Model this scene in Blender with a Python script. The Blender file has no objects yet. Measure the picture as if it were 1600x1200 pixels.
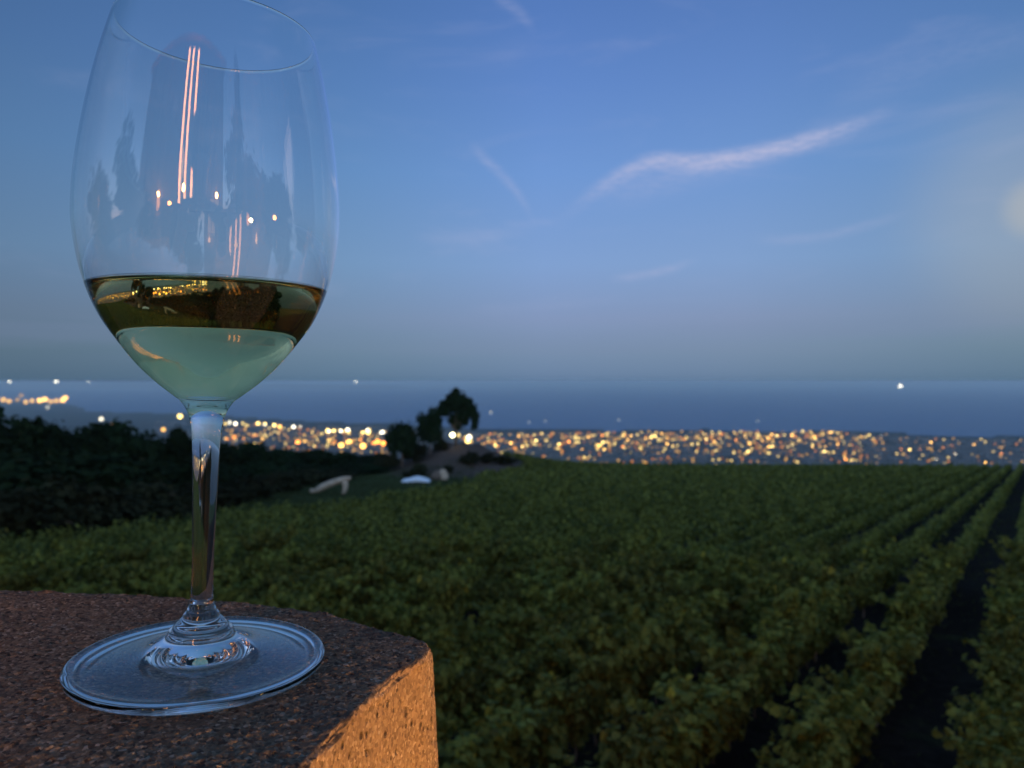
import bpy, math, random
import numpy as np
from mathutils import Vector, Matrix

C = bpy.context.scene.collection
scene = bpy.context.scene
random.seed(7)
RNG = np.random.default_rng(11)

# ------------------------------------------------------------------ camera
cam_d = bpy.data.cameras.new("camera")
cam_d.sensor_width = 36.0
cam_d.lens = 26.95
cam_d.clip_start = 0.01
cam_d.clip_end = 900000.0
cam_d.dof.use_dof = True
cam_d.dof.focus_distance = 0.245
cam_d.dof.aperture_fstop = 20.0
cam = bpy.data.objects.new("camera", cam_d)
C.objects.link(cam)
cam.rotation_euler = (math.radians(90 - 0.2), 0, 0)
scene.camera = cam

# ------------------------------------------------------------------ render settings
scene.render.engine = 'CYCLES'
cy = scene.cycles
cy.use_denoising = True
cy.denoiser = 'OPENIMAGEDENOISE'
cy.denoising_input_passes = 'RGB_ALBEDO_NORMAL'
cy.max_bounces = 20
cy.transmission_bounces = 20
cy.glossy_bounces = 8
cy.diffuse_bounces = 2
cy.transparent_max_bounces = 8
cy.volume_bounces = 0
cy.sample_clamp_indirect = 4.0
cy.use_adaptive_sampling = False
cy.caustics_reflective = True
cy.caustics_refractive = True
cy.blur_glossy = 0.3
scene.view_settings.view_transform = 'Standard'
scene.view_settings.look = 'None'
scene.view_settings.gamma = 1.0
scene.view_settings.use_curve_mapping = False
scene.view_settings.exposure = 0.0


def lin(r, g, b, k=1.0):
    def f(c):
        c = c / 255.0
        return (c / 12.92 if c <= 0.04045 else ((c + 0.055) / 1.055) ** 2.4) * k
    return (f(r), f(g), f(b), 1.0)


class NT:
    """small helper for node trees"""
    def __init__(self, tree):
        self.t = tree
        tree.nodes.clear()

    def n(self, kind, **kw):
        nd = self.t.nodes.new(kind)
        for k, v in kw.items():
            setattr(nd, k, v)
        return nd

    def put(self, sock, v):
        if isinstance(v, bpy.types.NodeSocket):
            self.t.links.new(v, sock)
        elif isinstance(v, bpy.types.Node):
            self.t.links.new(v.outputs[0], sock)
        else:
            sock.default_value = v

    def m(self, op, a, b=0.0, c=0.0, clamp=False):
        nd = self.n('ShaderNodeMath', operation=op, use_clamp=clamp)
        self.put(nd.inputs[0], a)
        self.put(nd.inputs[1], b)
        self.put(nd.inputs[2], c)
        return nd.outputs[0]

    def mix(self, f, a, b, blend='MIX'):
        nd = self.n('ShaderNodeMix', data_type='RGBA', blend_type=blend)
        self.put(nd.inputs[0], f)
        self.put(nd.inputs[6], a)
        self.put(nd.inputs[7], b)
        return nd.outputs[2]

    def ramp(self, f, stops, interp='LINEAR'):
        nd = self.n('ShaderNodeValToRGB')
        cr = nd.color_ramp
        cr.interpolation = interp
        while len(cr.elements) < len(stops):
            cr.elements.new(0.5)
        for e, (p, c) in zip(cr.elements, stops):
            e.position = p
            e.color = c if len(c) == 4 else (*c, 1)
        self.put(nd.inputs[0], f)
        return nd.outputs[0]

    def smooth(self, v, a, b, lo=0.0, hi=1.0):
        nd = self.n('ShaderNodeMapRange', interpolation_type='SMOOTHSTEP')
        self.put(nd.inputs[0], v)
        self.put(nd.inputs[1], a)
        self.put(nd.inputs[2], b)
        self.put(nd.inputs[3], lo)
        self.put(nd.inputs[4], hi)
        return nd.outputs[0]

    def noise(self, vec, scale, detail=3.0, rough=0.5, dist=0.0):
        nd = self.n('ShaderNodeTexNoise')
        if vec is not None:
            self.put(nd.inputs['Vector'], vec)
        nd.inputs['Scale'].default_value = scale
        nd.inputs['Detail'].default_value = detail
        nd.inputs['Roughness'].default_value = rough
        nd.inputs['Distortion'].default_value = dist
        return nd.outputs[0]


# ------------------------------------------------------------------ dusk sky
world = bpy.data.worlds.new("World")
scene.world = world
world.use_nodes = True
T = NT(world.node_tree)
tc = T.n('ShaderNodeTexCoord')
sep = T.n('ShaderNodeSeparateXYZ')
T.put(sep.inputs[0], tc.outputs['Generated'])
dx, dy, dz = sep.outputs
elev = T.m('MAXIMUM', dz, 0.0)
front = T.ramp(elev, [
    (0.00, lin(98, 124, 157)), (0.014, lin(110, 134, 165)), (0.04, lin(120, 143, 172)), (0.08, lin(131, 151, 188)),
    (0.15, lin(129, 161, 209)), (0.26, lin(112, 152, 212)), (0.36, lin(97, 136, 201)), (0.44, lin(86, 124, 189)),
    (0.70, lin(88, 132, 188)), (1.00, lin(90, 134, 188))])
# the east sky is deeper and greener to the north (left), greyer to the south
side = T.ramp(T.m('MULTIPLY_ADD', dx, 0.5, 0.5), [
    (0.0, (0.46, 0.58, 0.54)), (0.22, (0.57, 0.63, 0.58)), (0.40, (0.80, 0.87, 0.82)),
    (0.52, (1.0, 1.0, 1.0)), (0.64, (1.0, 0.99, 0.96)), (0.78, (0.80, 0.86, 0.78)), (1.0, (0.78, 0.84, 0.76))])
side = T.mix(T.smooth(dy, -0.3, 0.2), (1, 1, 1, 1), side)
front = T.mix(1.0, front, side, 'MULTIPLY')
west = T.ramp(elev, [
    (0.00, lin(215, 178, 155)), (0.06, lin(205, 195, 195)), (0.15, lin(182, 198, 220)),
    (0.35, lin(150, 180, 222)), (0.70, lin(108, 148, 205)), (1.00, lin(88, 132, 190))])
glow = T.smooth(dz, 0.75, 0.0, 1.0, 3.0)      # afterglow of the sun that has set in the west
west = T.mix(1.0, west, glow, 'MULTIPLY')
base = T.mix(T.smooth(dy, 0.25, -0.75), front, west)
# lavender band of haze low over the sea
band = T.m('MULTIPLY', T.smooth(dz, 0.015, 0.045), T.smooth(dz, 0.11, 0.06))
nb = T.noise(None, 2.0)
mp = T.n('ShaderNodeMapping')
T.put(mp.inputs[0], tc.outputs['Generated'])
mp.inputs['Scale'].default_value = (1.5, 1.5, 26.0)
streak_n = T.noise(mp.outputs[0], 1.6, 4.0)
band = T.m('MULTIPLY', band, T.smooth(streak_n, 0.35, 0.7))
base = T.mix(T.m('MULTIPLY', band, 0.22), base, lin(124, 138, 172))

# thin cirrus, drawn along curves in (x/y, z/y) of the view direction of the world
U = T.m('DIVIDE', dx, T.m('MAXIMUM', dy, 0.02))
V = T.m('DIVIDE', dz, T.m('MAXIMUM', dy, 0.02))
mp2 = T.n('ShaderNodeMapping')
T.put(mp2.inputs[0], tc.outputs['Generated'])
mp2.inputs['Scale'].default_value = (5.0, 5.0, 26.0)
mp2.inputs['Rotation'].default_value = (0, math.radians(14), 0)
wn = T.noise(mp2.outputs[0], 4.0, 5.0, 0.6, 0.4)
wfine = T.noise(mp2.outputs[0], 14.0, 4.0, 0.65)


def wisp(pts, w_up, w_dn, amount, wob=0.008):
    """pts in photo-independent direction tangents (u, v); widths above / below"""
    us = [p[0] for p in pts]
    lo, hi = us[0], us[-1]
    f = T.n('ShaderNodeFloatCurve')
    cv = f.mapping.curves[0]
    while len(cv.points) < len(pts):
        cv.points.new(0.5, 0.5)
    for p, (u, v) in zip(sorted(cv.points, key=lambda q: q.location[0]), pts):
        p.location = ((u - lo) / (hi - lo), v)
    f.mapping.update()
    t = T.m('DIVIDE', T.m('SUBTRACT', U, lo), hi - lo, clamp=True)
    T.put(f.inputs['Value'], t)
    vv = T.m('ADD', V, T.m('MULTIPLY', T.m('SUBTRACT', wn, 0.5), wob))
    d = T.m('SUBTRACT', vv, f.outputs[0])
    up = T.m('MULTIPLY', T.smooth(d, w_up, 0.0), T.m('GREATER_THAN', d, 0.0))
    dn = T.m('MULTIPLY', T.smooth(d, -w_dn, 0.0), T.m('LESS_THAN', d, 0.0))
    core = T.m('ADD', up, dn)
    core = T.m('POWER', core, 1.6)
    span = hi - lo
    win = T.m('MULTIPLY', T.smooth(U, lo, lo + span * 0.28), T.smooth(U, hi, hi - span * 0.35))
    k = T.m('MULTIPLY', core, win)
    k = T.m('MULTIPLY', k, T.smooth(wfine, 0.30, 0.68, 0.40, 1.0))
    return T.m('MULTIPLY', k, T.m('MULTIPLY', amount, T.m('GREATER_THAN', dy, 0.1)))


wisps = [
    wisp([(0.055, 0.205), (0.110, 0.250), (0.175, 0.284), (0.25, 0.288), (0.334, 0.302), (0.42, 0.325), (0.53, 0.368)], 0.020, 0.026, 0.80),
    wisp([(0.085, 0.245), (0.16, 0.255), (0.30, 0.292), (0.40, 0.310)], 0.020, 0.045, 0.22),
    wisp([(-0.06, 0.310), (-0.02, 0.275), (0.015, 0.235), (0.035, 0.200)], 0.018, 0.018, 0.26),
    wisp([(0.12, 0.133), (0.19, 0.142), (0.25, 0.162)], 0.012, 0.012, 0.28, 0.008),
    wisp([(0.30, 0.188), (0.38, 0.186), (0.45, 0.200), (0.53, 0.225)], 0.014, 0.014, 0.20, 0.01),
    wisp([(-0.03, 0.505), (0.0, 0.488), (0.035, 0.455)], 0.02, 0.02, 0.20),
    wisp([(-0.14, 0.190), (-0.05, 0.188), (0.04, 0.200)], 0.016, 0.016, 0.14, 0.01),
    wisp([(0.40, 0.36), (0.55, 0.42), (0.75, 0.46)], 0.05, 0.05, 0.10),
]
tot = wisps[0]
for w_ in wisps[1:]:
    tot = T.m('ADD', tot, w_)
# very faint veils of high cloud over the rest of the sky
mp3 = T.n('ShaderNodeMapping')
T.put(mp3.inputs[0], tc.outputs['Generated'])
mp3.inputs['Scale'].default_value = (1.6, 1.6, 7.0)
mp3.inputs['Rotation'].default_value = (0.1, math.radians(-12), 0.3)
veil = T.smooth(T.noise(mp3.outputs[0], 2.6, 6.0, 0.62, 0.6), 0.50, 0.80, 0.0, 0.14)
tot = T.m('ADD', tot, T.m('MULTIPLY', veil, T.smooth(dz, 0.02, 0.15)))
tot = T.m('MINIMUM', tot, 1.0)
base = T.mix(tot, base, lin(182, 186, 218))
# the hazy moon low in the south east, its disc just beyond the right of the view
moon = T.n('ShaderNodeVectorMath', operation='DOT_PRODUCT')
mv = Vector((0.684, 1.0, 0.226)).normalized()
T.put(moon.inputs[0], tc.outputs['Generated'])
moon.inputs[1].default_value = mv
halo = T.m('MULTIPLY', T.m('POWER', T.smooth(moon.outputs['Value'], 0.975, 1.0), 5.0), 0.55)
core = T.m('MULTIPLY', T.m('POWER', T.smooth(moon.outputs['Value'], 0.9990, 1.0), 1.8), 0.75)
halo = T.m('ADD', halo, core)
base = T.mix(T.m('MULTIPLY', halo, 0.34), base, lin(205, 198, 180))
bg = T.n('ShaderNodeBackground')
T.put(bg.inputs[0], base)
bg.inputs[1].default_value = 1.0
out = T.n('ShaderNodeOutputWorld')
T.put(out.inputs[0], bg)

HAZE = 3.2e-5

# ------------------------------------------------------------------ generic helpers


def tag(o, label=None, cat=None, group=None, kind=None):
    if label:
        o['label'] = label
    if cat:
        o['category'] = cat
    if group:
        o['group'] = group
    if kind:
        o['kind'] = kind
    return o


def empty(name, loc, label, cat, group=None, rot=(0, 0, 0)):
    o = bpy.data.objects.new(name, None)
    C.objects.link(o)
    o.location = loc
    o.rotation_euler = rot
    o.empty_display_size = 0.1
    return tag(o, label, cat, group)


def link(name, me, parent=None):
    o = bpy.data.objects.new(name, me)
    C.objects.link(o)
    if parent:
        o.parent = parent
    return o


def mesh_np(name, V_, F_, mats, smooth=False, mi=None, face_attr=None):
    """V_ (n,3); F_ list of faces or (m,k) array"""
    me = bpy.data.meshes.new(name)
    V_ = np.asarray(V_, np.float32)
    if isinstance(F_, np.ndarray):
        m_, k = F_.shape
        me.vertices.add(len(V_))
        me.vertices.foreach_set('co', V_.ravel())
        me.loops.add(m_ * k)
        me.loops.foreach_set('vertex_index', F_.astype(np.int32).ravel())
        me.polygons.add(m_)
        me.polygons.foreach_set('loop_start', np.arange(m_, dtype=np.int32) * k)
        me.polygons.foreach_set('loop_total', np.full(m_, k, np.int32))
        me.update(calc_edges=True)
    else:
        me.from_pydata([tuple(map(float, v)) for v in V_], [], F_)
        me.update()
    me.polygons.foreach_set('use_smooth', [smooth] * len(me.polygons))
    for mt in (mats if isinstance(mats, (list, tuple)) else [mats]):
        me.materials.append(mt)
    if mi is not None:
        me.polygons.foreach_set('material_index', np.asarray(mi, np.int32))
    if face_attr is not None:
        a = me.attributes.new('tint', 'FLOAT', 'FACE')
        a.data.foreach_set('value', np.asarray(face_attr, np.float32))
    me.validate()
    me.update()
    return me


class MB:
    """collects simple solids into one mesh"""
    def __init__(self):
        self.v, self.f, self.s = [], [], []

    def box(self, x0, x1, y0, y1, z0, z1, M_=None):
        b = len(self.v)
        vs = [(x, y, z) for z in (z0, z1) for y in (y0, y1) for x in (x0, x1)]
        if M_ is not None:
            vs = [tuple(M_ @ Vector(v)) for v in vs]
        self.v += vs
        for q in ((0, 2, 3, 1), (4, 5, 7, 6), (0, 1, 5, 4), (2, 6, 7, 3), (0, 4, 6, 2), (1, 3, 7, 5)):
            self.f.append(tuple(b + i for i in q))
        return self

    def tube(self, pts, rads, n=8):
        b = len(self.v)
        pts = [Vector(p) for p in pts]
        for i, p in enumerate(pts):
            d = (pts[min(i + 1, len(pts) - 1)] - pts[max(i - 1, 0)]).normalized()
            a = d.orthogonal().normalized() if abs(d.z) < 0.9 else Vector((1, 0, 0)).cross(d).normalized()
            c = d.cross(a)
            for k in range(n):
                t = 2 * math.pi * k / n
                q = p + (a * math.cos(t) + c * math.sin(t)) * rads[i]
                self.v.append(tuple(q))
        for i in range(len(pts) - 1):
            for k in range(n):
                k2 = (k + 1) % n
                self.f.append((b + i * n + k, b + i * n + k2, b + (i + 1) * n + k2, b + (i + 1) * n + k))
        self.f.append(tuple(b + k for k in range(n))[::-1])
        self.f.append(tuple(b + (len(pts) - 1) * n + k for k in range(n)))
        return self

    def lathe(self, prof, n=16, c=(0, 0, 0)):
        b = len(self.v)
        for r, z in prof:
            for k in range(n):
                t = 2 * math.pi * k / n
                self.v.append((c[0] + r * math.cos(t), c[1] + r * math.sin(t), c[2] + z))
        for i in range(len(prof) - 1):
            for k in range(n):
                k2 = (k + 1) % n
                self.f.append((b + i * n + k, b + i * n + k2, b + (i + 1) * n + k2, b + (i + 1) * n + k))
        self.f.append(tuple(b + k for k in range(n))[::-1])
        self.f.append(tuple(b + (len(prof) - 1) * n + k for k in range(n)))
        return self

    def build(self, name, mat, parent=None, smooth=False):
        return link(name, mesh_np(name, self.v, self.f, mat, smooth), parent)


def hash3(i, j, k, seed=0):
    h = (i.astype(np.int64) * 374761393 + j.astype(np.int64) * 668265263 + k.astype(np.int64) * 2147483647 + seed * 974711) & 0xffffffff
    h = ((h ^ (h >> 13)) * 1274126177) & 0xffffffff
    h = (h ^ (h >> 16)) & 0xffffffff
    return h / 4294967295.0


def vnoise(P, scale, seed=0):
    Q = P * scale
    I = np.floor(Q).astype(np.int64)
    Fr = Q - I
    Fr = Fr * Fr * (3 - 2 * Fr)
    r = 0
    for a in (0, 1):
        for b in (0, 1):
            for c in (0, 1):
                w = (Fr[:, 0] if a else 1 - Fr[:, 0]) * (Fr[:, 1] if b else 1 - Fr[:, 1]) * (Fr[:, 2] if c else 1 - Fr[:, 2])
                r = r + w * hash3(I[:, 0] + a, I[:, 1] + b, I[:, 2] + c, seed)
    return r


def worley(P, scale, seed=0):
    Q = P * scale
    I = np.floor(Q).astype(np.int64)
    best = np.full(len(P), 9.0)
    idv = np.zeros(len(P))
    for a in (-1, 0, 1):
        for b in (-1, 0, 1):
            for c in (-1, 0, 1):
                J = I + np.array([a, b, c])
                jx = hash3(J[:, 0], J[:, 1], J[:, 2], seed)
                jy = hash3(J[:, 0], J[:, 1], J[:, 2], seed + 17)
                jz = hash3(J[:, 0], J[:, 1], J[:, 2], seed + 31)
                D = np.sqrt(((J + np.c_[jx, jy, jz] - Q) ** 2).sum(1))
                m_ = D < best
                best = np.where(m_, D, best)
                idv = np.where(m_, jx, idv)
    return best, idv


# ------------------------------------------------------------------ materials


def principled(name, col=(0.5, 0.5, 0.5, 1), rough=0.7, **kw):
    mt = bpy.data.materials.new(name)
    mt.use_nodes = True
    t = NT(mt.node_tree)
    p = t.n('ShaderNodeBsdfPrincipled')
    p.inputs['Base Color'].default_value = col
    p.inputs['Roughness'].default_value = rough
    o = t.n('ShaderNodeOutputMaterial')
    t.put(o.inputs[0], p)
    for k, v in kw.items():
        p.inputs[k.replace('_', ' ')].default_value = v
    return mt, t, p, o


def noisy(name, c1, c2, scale, rough=0.8, bump=0.0, bscale=None, detail=4, coord='Object'):
    mt, t, p, o = principled(name, c1, rough)
    tc_ = t.n('ShaderNodeTexCoord').outputs[coord]
    f = t.smooth(t.noise(tc_, scale, detail, 0.6), 0.3, 0.7)
    t.put(p.inputs['Base Color'], t.mix(f, c1, c2))
    if bump:
        b = t.n('ShaderNodeBump')
        b.inputs['Distance'].default_value = bump
        t.put(b.inputs['Height'], t.noise(tc_, bscale or scale * 3, 4, 0.6))
        t.put(p.inputs['Normal'], b)
    return mt


def leaf_mat(name, dark, light, old, trans=0.25, rough=0.5, spec=0.3):
    mt = bpy.data.materials.new(name)
    mt.use_nodes = True
    t = NT(mt.node_tree)
    at = t.n('ShaderNodeAttribute', attribute_name='tint')
    f = at.outputs['Fac']
    oi = t.n('ShaderNodeObjectInfo').outputs['Random']
    c = t.ramp(f, [(0.0, dark), (0.55, light), (0.9, light), (1.0, old)])
    hs = t.n('ShaderNodeHueSaturation')
    t.put(hs.inputs['Hue'], t.m('MULTIPLY_ADD', oi, 0.03, 0.485))
    t.put(hs.inputs['Value'], t.m('MULTIPLY_ADD', oi, 0.5, 0.75))
    t.put(hs.inputs['Color'], c)
    p = t.n('ShaderNodeBsdfPrincipled')
    t.put(p.inputs['Base Color'], hs.outputs[0])
    p.inputs['Roughness'].default_value = rough
    p.inputs['Specular IOR Level'].default_value = spec
    tr = t.n('ShaderNodeBsdfTranslucent')
    t.put(tr.inputs[0], hs.outputs[0])
    mx = t.n('ShaderNodeMixShader')
    mx.inputs[0].default_value = trans
    t.put(mx.inputs[1], p)
    t.put(mx.inputs[2], tr)
    o = t.n('ShaderNodeOutputMaterial')
    t.put(o.inputs[0], mx)
    return mt


def emit(name, col, strength, sample=True):
    mt = bpy.data.materials.new(name)
    mt.use_nodes = True
    t = NT(mt.node_tree)
    e = t.n('ShaderNodeEmission')
    e.inputs[0].default_value = (*col, 1)
    e.inputs[1].default_value = strength
    o = t.n('ShaderNodeOutputMaterial')
    t.put(o.inputs[0], e)
    if not sample:
        mt.cycles.emission_sampling = 'NONE'
    return mt


M_vine = leaf_mat('vine_leaf', (0.036, 0.056, 0.013, 1), (0.170, 0.170, 0.030, 1), (0.30, 0.24, 0.03, 1), 0.25, 0.7, 0.15)
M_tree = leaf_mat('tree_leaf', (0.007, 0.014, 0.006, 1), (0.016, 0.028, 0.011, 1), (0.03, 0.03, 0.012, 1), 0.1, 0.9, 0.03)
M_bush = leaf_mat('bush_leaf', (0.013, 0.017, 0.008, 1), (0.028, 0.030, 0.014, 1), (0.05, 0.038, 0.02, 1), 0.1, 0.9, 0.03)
M_weed = leaf_mat('weed_leaf', (0.025, 0.040, 0.014, 1), (0.050, 0.065, 0.024, 1), (0.08, 0.07, 0.03, 1), 0.12, 0.8, 0.1)
M_bark = noisy('bark', (0.09, 0.065, 0.045, 1), (0.16, 0.12, 0.09, 1), 6.0, 0.9, 0.01)
M_stake = noisy('stake_wood', (0.20, 0.15, 0.10, 1), (0.32, 0.26, 0.19, 1), 9.0, 0.85, 0.003)

# ------------------------------------------------------------------ terrain


K = 1.75        # the field is laid out in units of K metres


def ground_h(x, y):
    x = np.asarray(x, float)
    y = np.asarray(y, float)
    yf = np.maximum(y, 0)
    z = -4.2 * K - 0.080 * np.minimum(yf, 110 * K)
    a = np.clip(yf - 110 * K, 0, 90)
    z = z - 0.080 * a - 0.5 * a * a * (0.080 / 90)
    z = z - 0.16 * np.maximum(yf - 110 * K - 90, 0)
    side_ = np.clip(x, -60, 160) * 0.003 + np.maximum(x - 170, 0) * 0.06 + np.maximum(-60 - x, 0) * 0.06
    z = z - np.where(y > 0, side_, side_ * 0.0)
    # land rises towards the volcano behind
    r = np.hypot(x, y)
    back = np.clip(-y, 0, None)
    z = z + np.minimum(back, 120) * 0.10 - np.where(y < 0, np.minimum(np.abs(x), 150) * 0.02, 0)
    # mound with the trees
    xk, yk = x / K, y / K
    m_ = np.exp(-(((xk + 7.6) / 7.6) ** 2 + ((yk - 106) / 11.0) ** 2))
    z = z + K * 3.5 * m_ * (1 + 0.16 * np.sin(xk * 1.3 + 1) * np.sin(yk * 0.9))
    z = z + K * 0.9 * np.exp(-(((xk + 1) / 12) ** 2 + ((yk - 112) / 12) ** 2))
    # coastal plain and the sea bed
    u = x / np.maximum(y, 1.0)
    Dc = np.interp(u, [-1.5, -0.668, -0.585, -0.55, -0.43, -0.33, -0.17, -0.03, 0.17, 0.42, 0.58, 0.67, 1.5],
                   [26000, 25000, 22000, 15500, 14600, 12600, 11000, 9900, 9600, 9500, 8700, 8300, 7500])
    wob = 120 * np.sin(u * 31) + 90 * np.sin(u * 77 + 1)
    coast = np.where(y < Dc + wob, -597.0, -640.0)
    plain = coast + np.clip((Dc - y) * 0.004, 0, 14)
    return np.where(y > 0, np.maximum(z, plain), z)


NA = 900
radii = np.concatenate([[0.0], np.geomspace(1.5, 60, 60), np.geomspace(62, 300, 90), np.geomspace(312, 60000, 110)])
ang = np.linspace(0, 2 * np.pi, NA, endpoint=False)
R_, A_ = np.meshgrid(radii, ang, indexing='ij')
gx, gy = R_ * np.sin(A_), R_ * np.cos(A_)
gz = ground_h(gx, gy)
P3 = np.c_[gx.ravel(), gy.ravel(), np.zeros(gx.size)]
gz = gz + ((vnoise(P3, 0.9, 3) - 0.5) * 0.12 + (vnoise(P3, 0.2, 4) - 0.5) * 0.3).reshape(gx.shape) * (R_ < 400)
idx = np.arange(gx.size).reshape(gx.shape)
F = np.stack([idx[:-1], idx[1:], np.roll(idx[1:], -1, 1), np.roll(idx[:-1], -1, 1)], -1).reshape(-1, 4)

mt, t, p, o = principled('soil', rough=1.0, Specular_IOR_Level=0.05)
geo = t.n('ShaderNodeNewGeometry').outputs['Position']
sp = t.n('ShaderNodeSeparateXYZ')
t.put(sp.inputs[0], geo)
n1 = t.noise(geo, 0.35, 5, 0.6)
n2 = t.noise(geo, 3.0, 5, 0.65)
soil = t.mix(t.smooth(n2, 0.3, 0.7), (0.010, 0.008, 0.006, 1), (0.022, 0.017, 0.013, 1))
grass = t.mix(t.smooth(n2, 0.35, 0.7), (0.035, 0.05, 0.015, 1), (0.07, 0.085, 0.03, 1))
mead = t.m('MULTIPLY', t.smooth(sp.outputs[1], 58, 76), t.smooth(sp.outputs[0], -3.0, -9.0))
near_c = t.mix(t.m('MAXIMUM', t.smooth(n1, 0.55, 0.75, 0, 0.6), mead), soil, grass)
# dry brown earth on the mound
dxm = t.m('DIVIDE', t.m('ADD', sp.outputs[0], 7.5 * K), 9.5 * K)
dym = t.m('DIVIDE', t.m('SUBTRACT', sp.outputs[1], 101.0 * K), 15.0 * K)
dist_ = t.m('SQRT', t.m('ADD', t.m('MULTIPLY', dxm, dxm), t.m('MULTIPLY', dym, dym)))
mnd = t.smooth(t.m('ADD', dist_, t.m('MULTIPLY', t.m('SUBTRACT', n1, 0.5), 0.5)), 1.15, 0.75)
near_c = t.mix(mnd, near_c, t.mix(n2, (0.06, 0.042, 0.034, 1), (0.13, 0.095, 0.075, 1)))
far_n = t.smooth(t.noise(geo, 0.0035, 6, 0.7), 0.35, 0.65)
far_c = t.mix(far_n, (0.012, 0.018, 0.012, 1), (0.03, 0.032, 0.028, 1))
t.put(p.inputs['Base Color'], t.mix(t.smooth(sp.outputs[1], 150, 2500), near_c, far_c))
b = t.n('ShaderNodeBump')
b.inputs['Distance'].default_value = 0.06
t.put(b.inputs['Height'], n2)
t.put(p.inputs['Normal'], b)
M_soil = mt
g = link('ground', mesh_np('ground', np.c_[gx.ravel(), gy.ravel(), gz.ravel()], F, M_soil, True))
tag(g, 'earth slope falling from the terrace to the coastal plain', None, None, 'structure')

# sea
mt, t, p, o = principled('sea_water', (0.012, 0.035, 0.075, 1), 0.32, IOR=1.33)
geo = t.n('ShaderNodeNewGeometry').outputs['Position']
mpn = t.n('ShaderNodeMapping')
t.put(mpn.inputs[0], geo)
mpn.inputs['Scale'].default_value = (0.3, 1.0, 1.0)
sn = t.noise(mpn.outputs[0], 0.0012, 6, 0.65)
b = t.n('ShaderNodeBump')
b.inputs['Distance'].default_value = 60.0
b.inputs['Strength'].default_value = 0.6
t.put(b.inputs['Height'], t.noise(mpn.outputs[0], 0.01, 5, 0.7))
t.put(p.inputs['Normal'], b)
t.put(p.inputs['Base Color'], t.mix(t.smooth(sn, 0.35, 0.65), (0.055, 0.115, 0.215, 1), (0.075, 0.140, 0.250, 1)))
t.put(p.inputs['Roughness'], t.mix(t.smooth(sn, 0.3, 0.7), (0.42, 0.42, 0.42, 1), (0.5, 0.5, 0.5, 1)))
M_sea = mt
nr, na = 60, 360
rr = np.geomspace(3000, 330000, nr)
aa = np.linspace(-1.35, 1.35, na)
RR, AA = np.meshgrid(rr, aa, indexing='ij')
V3 = np.c_[(RR * np.sin(AA)).ravel(), (RR * np.cos(AA)).ravel(), np.full(RR.size, -600.0)]
ii = np.arange(RR.size).reshape(RR.shape)
F = np.stack([ii[:-1, :-1], ii[1:, :-1], ii[1:, 1:], ii[:-1, 1:]], -1).reshape(-1, 4)[:, ::-1].copy()
o_ = link('sea', mesh_np('sea', V3, F, M_sea, True))
tag(o_, 'calm blue sea under the dusk sky', None, None, 'structure')

# ------------------------------------------------------------------ terrace and wall
TX, TY = 0.0328, -0.0083                       # lean of the wall top and of the glass on it
AX = Vector((math.sin(TX), math.sin(TY), 1.0)).normalized()
GB = Vector((-0.1036, 0.2543, -0.0940))        # where the glass stands


def top_z(x, y):
    return GB.z - (AX.x * (x - GB.x) + AX.y * (y - GB.y)) / AX.z


mt, t, p, o = principled('rough_wall', rough=1.0, Specular_IOR_Level=0.08)
tcg = t.n('ShaderNodeTexCoord').outputs['Object']
gn = t.n('ShaderNodeNewGeometry')
spn = t.n('ShaderNodeSeparateXYZ')
t.put(spn.inputs[0], gn.outputs['Normal'])
na_ = t.noise(tcg, 300.0, 5, 0.7)
nbb = t.noise(tcg, 38.0, 5, 0.65)
nc_ = t.noise(tcg, 1100.0, 3, 0.75)


def cells(scale, w=1.0):
    v_ = t.n('ShaderNodeTexVoronoi')
    t.put(v_.inputs['Vector'], tcg)
    v_.inputs['Scale'].default_value = scale
    v_.inputs['Randomness'].default_value = w
    s_ = t.n('ShaderNodeSeparateColor')
    t.put(s_.inputs[0], v_.outputs['Color'])
    return v_.outputs['Distance'], s_.outputs[0], s_.outputs[1]


d1_, r1_, g1_ = cells(900.0)
d2_, r2_, g2_ = cells(420.0)
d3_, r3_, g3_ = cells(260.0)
# sand grains of differing stone bound in a brown render
c = t.ramp(r1_, [(0.0, (0.07, 0.05, 0.042, 1)), (0.30, (0.16, 0.115, 0.085, 1)), (0.62, (0.26, 0.19, 0.13, 1)), (0.88, (0.36, 0.27, 0.19, 1)), (1.0, (0.55, 0.46, 0.36, 1))])
c = t.mix(t.smooth(na_, 0.35, 0.7, 0.0, 0.65), c, (0.25, 0.19, 0.135, 1))
basalt = t.m('MULTIPLY', t.m('GREATER_THAN', r2_, 0.80), t.smooth(d2_, 0.42, 0.30))
c = t.mix(t.m('MULTIPLY', basalt, 0.8), c, (0.055, 0.042, 0.038, 1))
quartz = t.m('MULTIPLY', t.m('GREATER_THAN', g2_, 0.955), t.smooth(d2_, 0.36, 0.22))
c = t.mix(t.m('MULTIPLY', quartz, 0.8), c, (0.60, 0.52, 0.42, 1))
c = t.mix(t.smooth(nbb, 0.45, 0.70, 0, 0.5), c, (0.10, 0.08, 0.07, 1))
pit_shade = t.m('MULTIPLY', t.m('GREATER_THAN', g3_, 0.55), t.smooth(t.m('ADD', d3_, t.m('MULTIPLY', t.m('SUBTRACT', na_, 0.5), 0.9)), 0.24, 0.12))  # dark shade of the pits, painted into the side face colour
c_pit = t.mix(t.m('MULTIPLY', pit_shade, 0.75), c, (0.05, 0.036, 0.030, 1))
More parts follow.
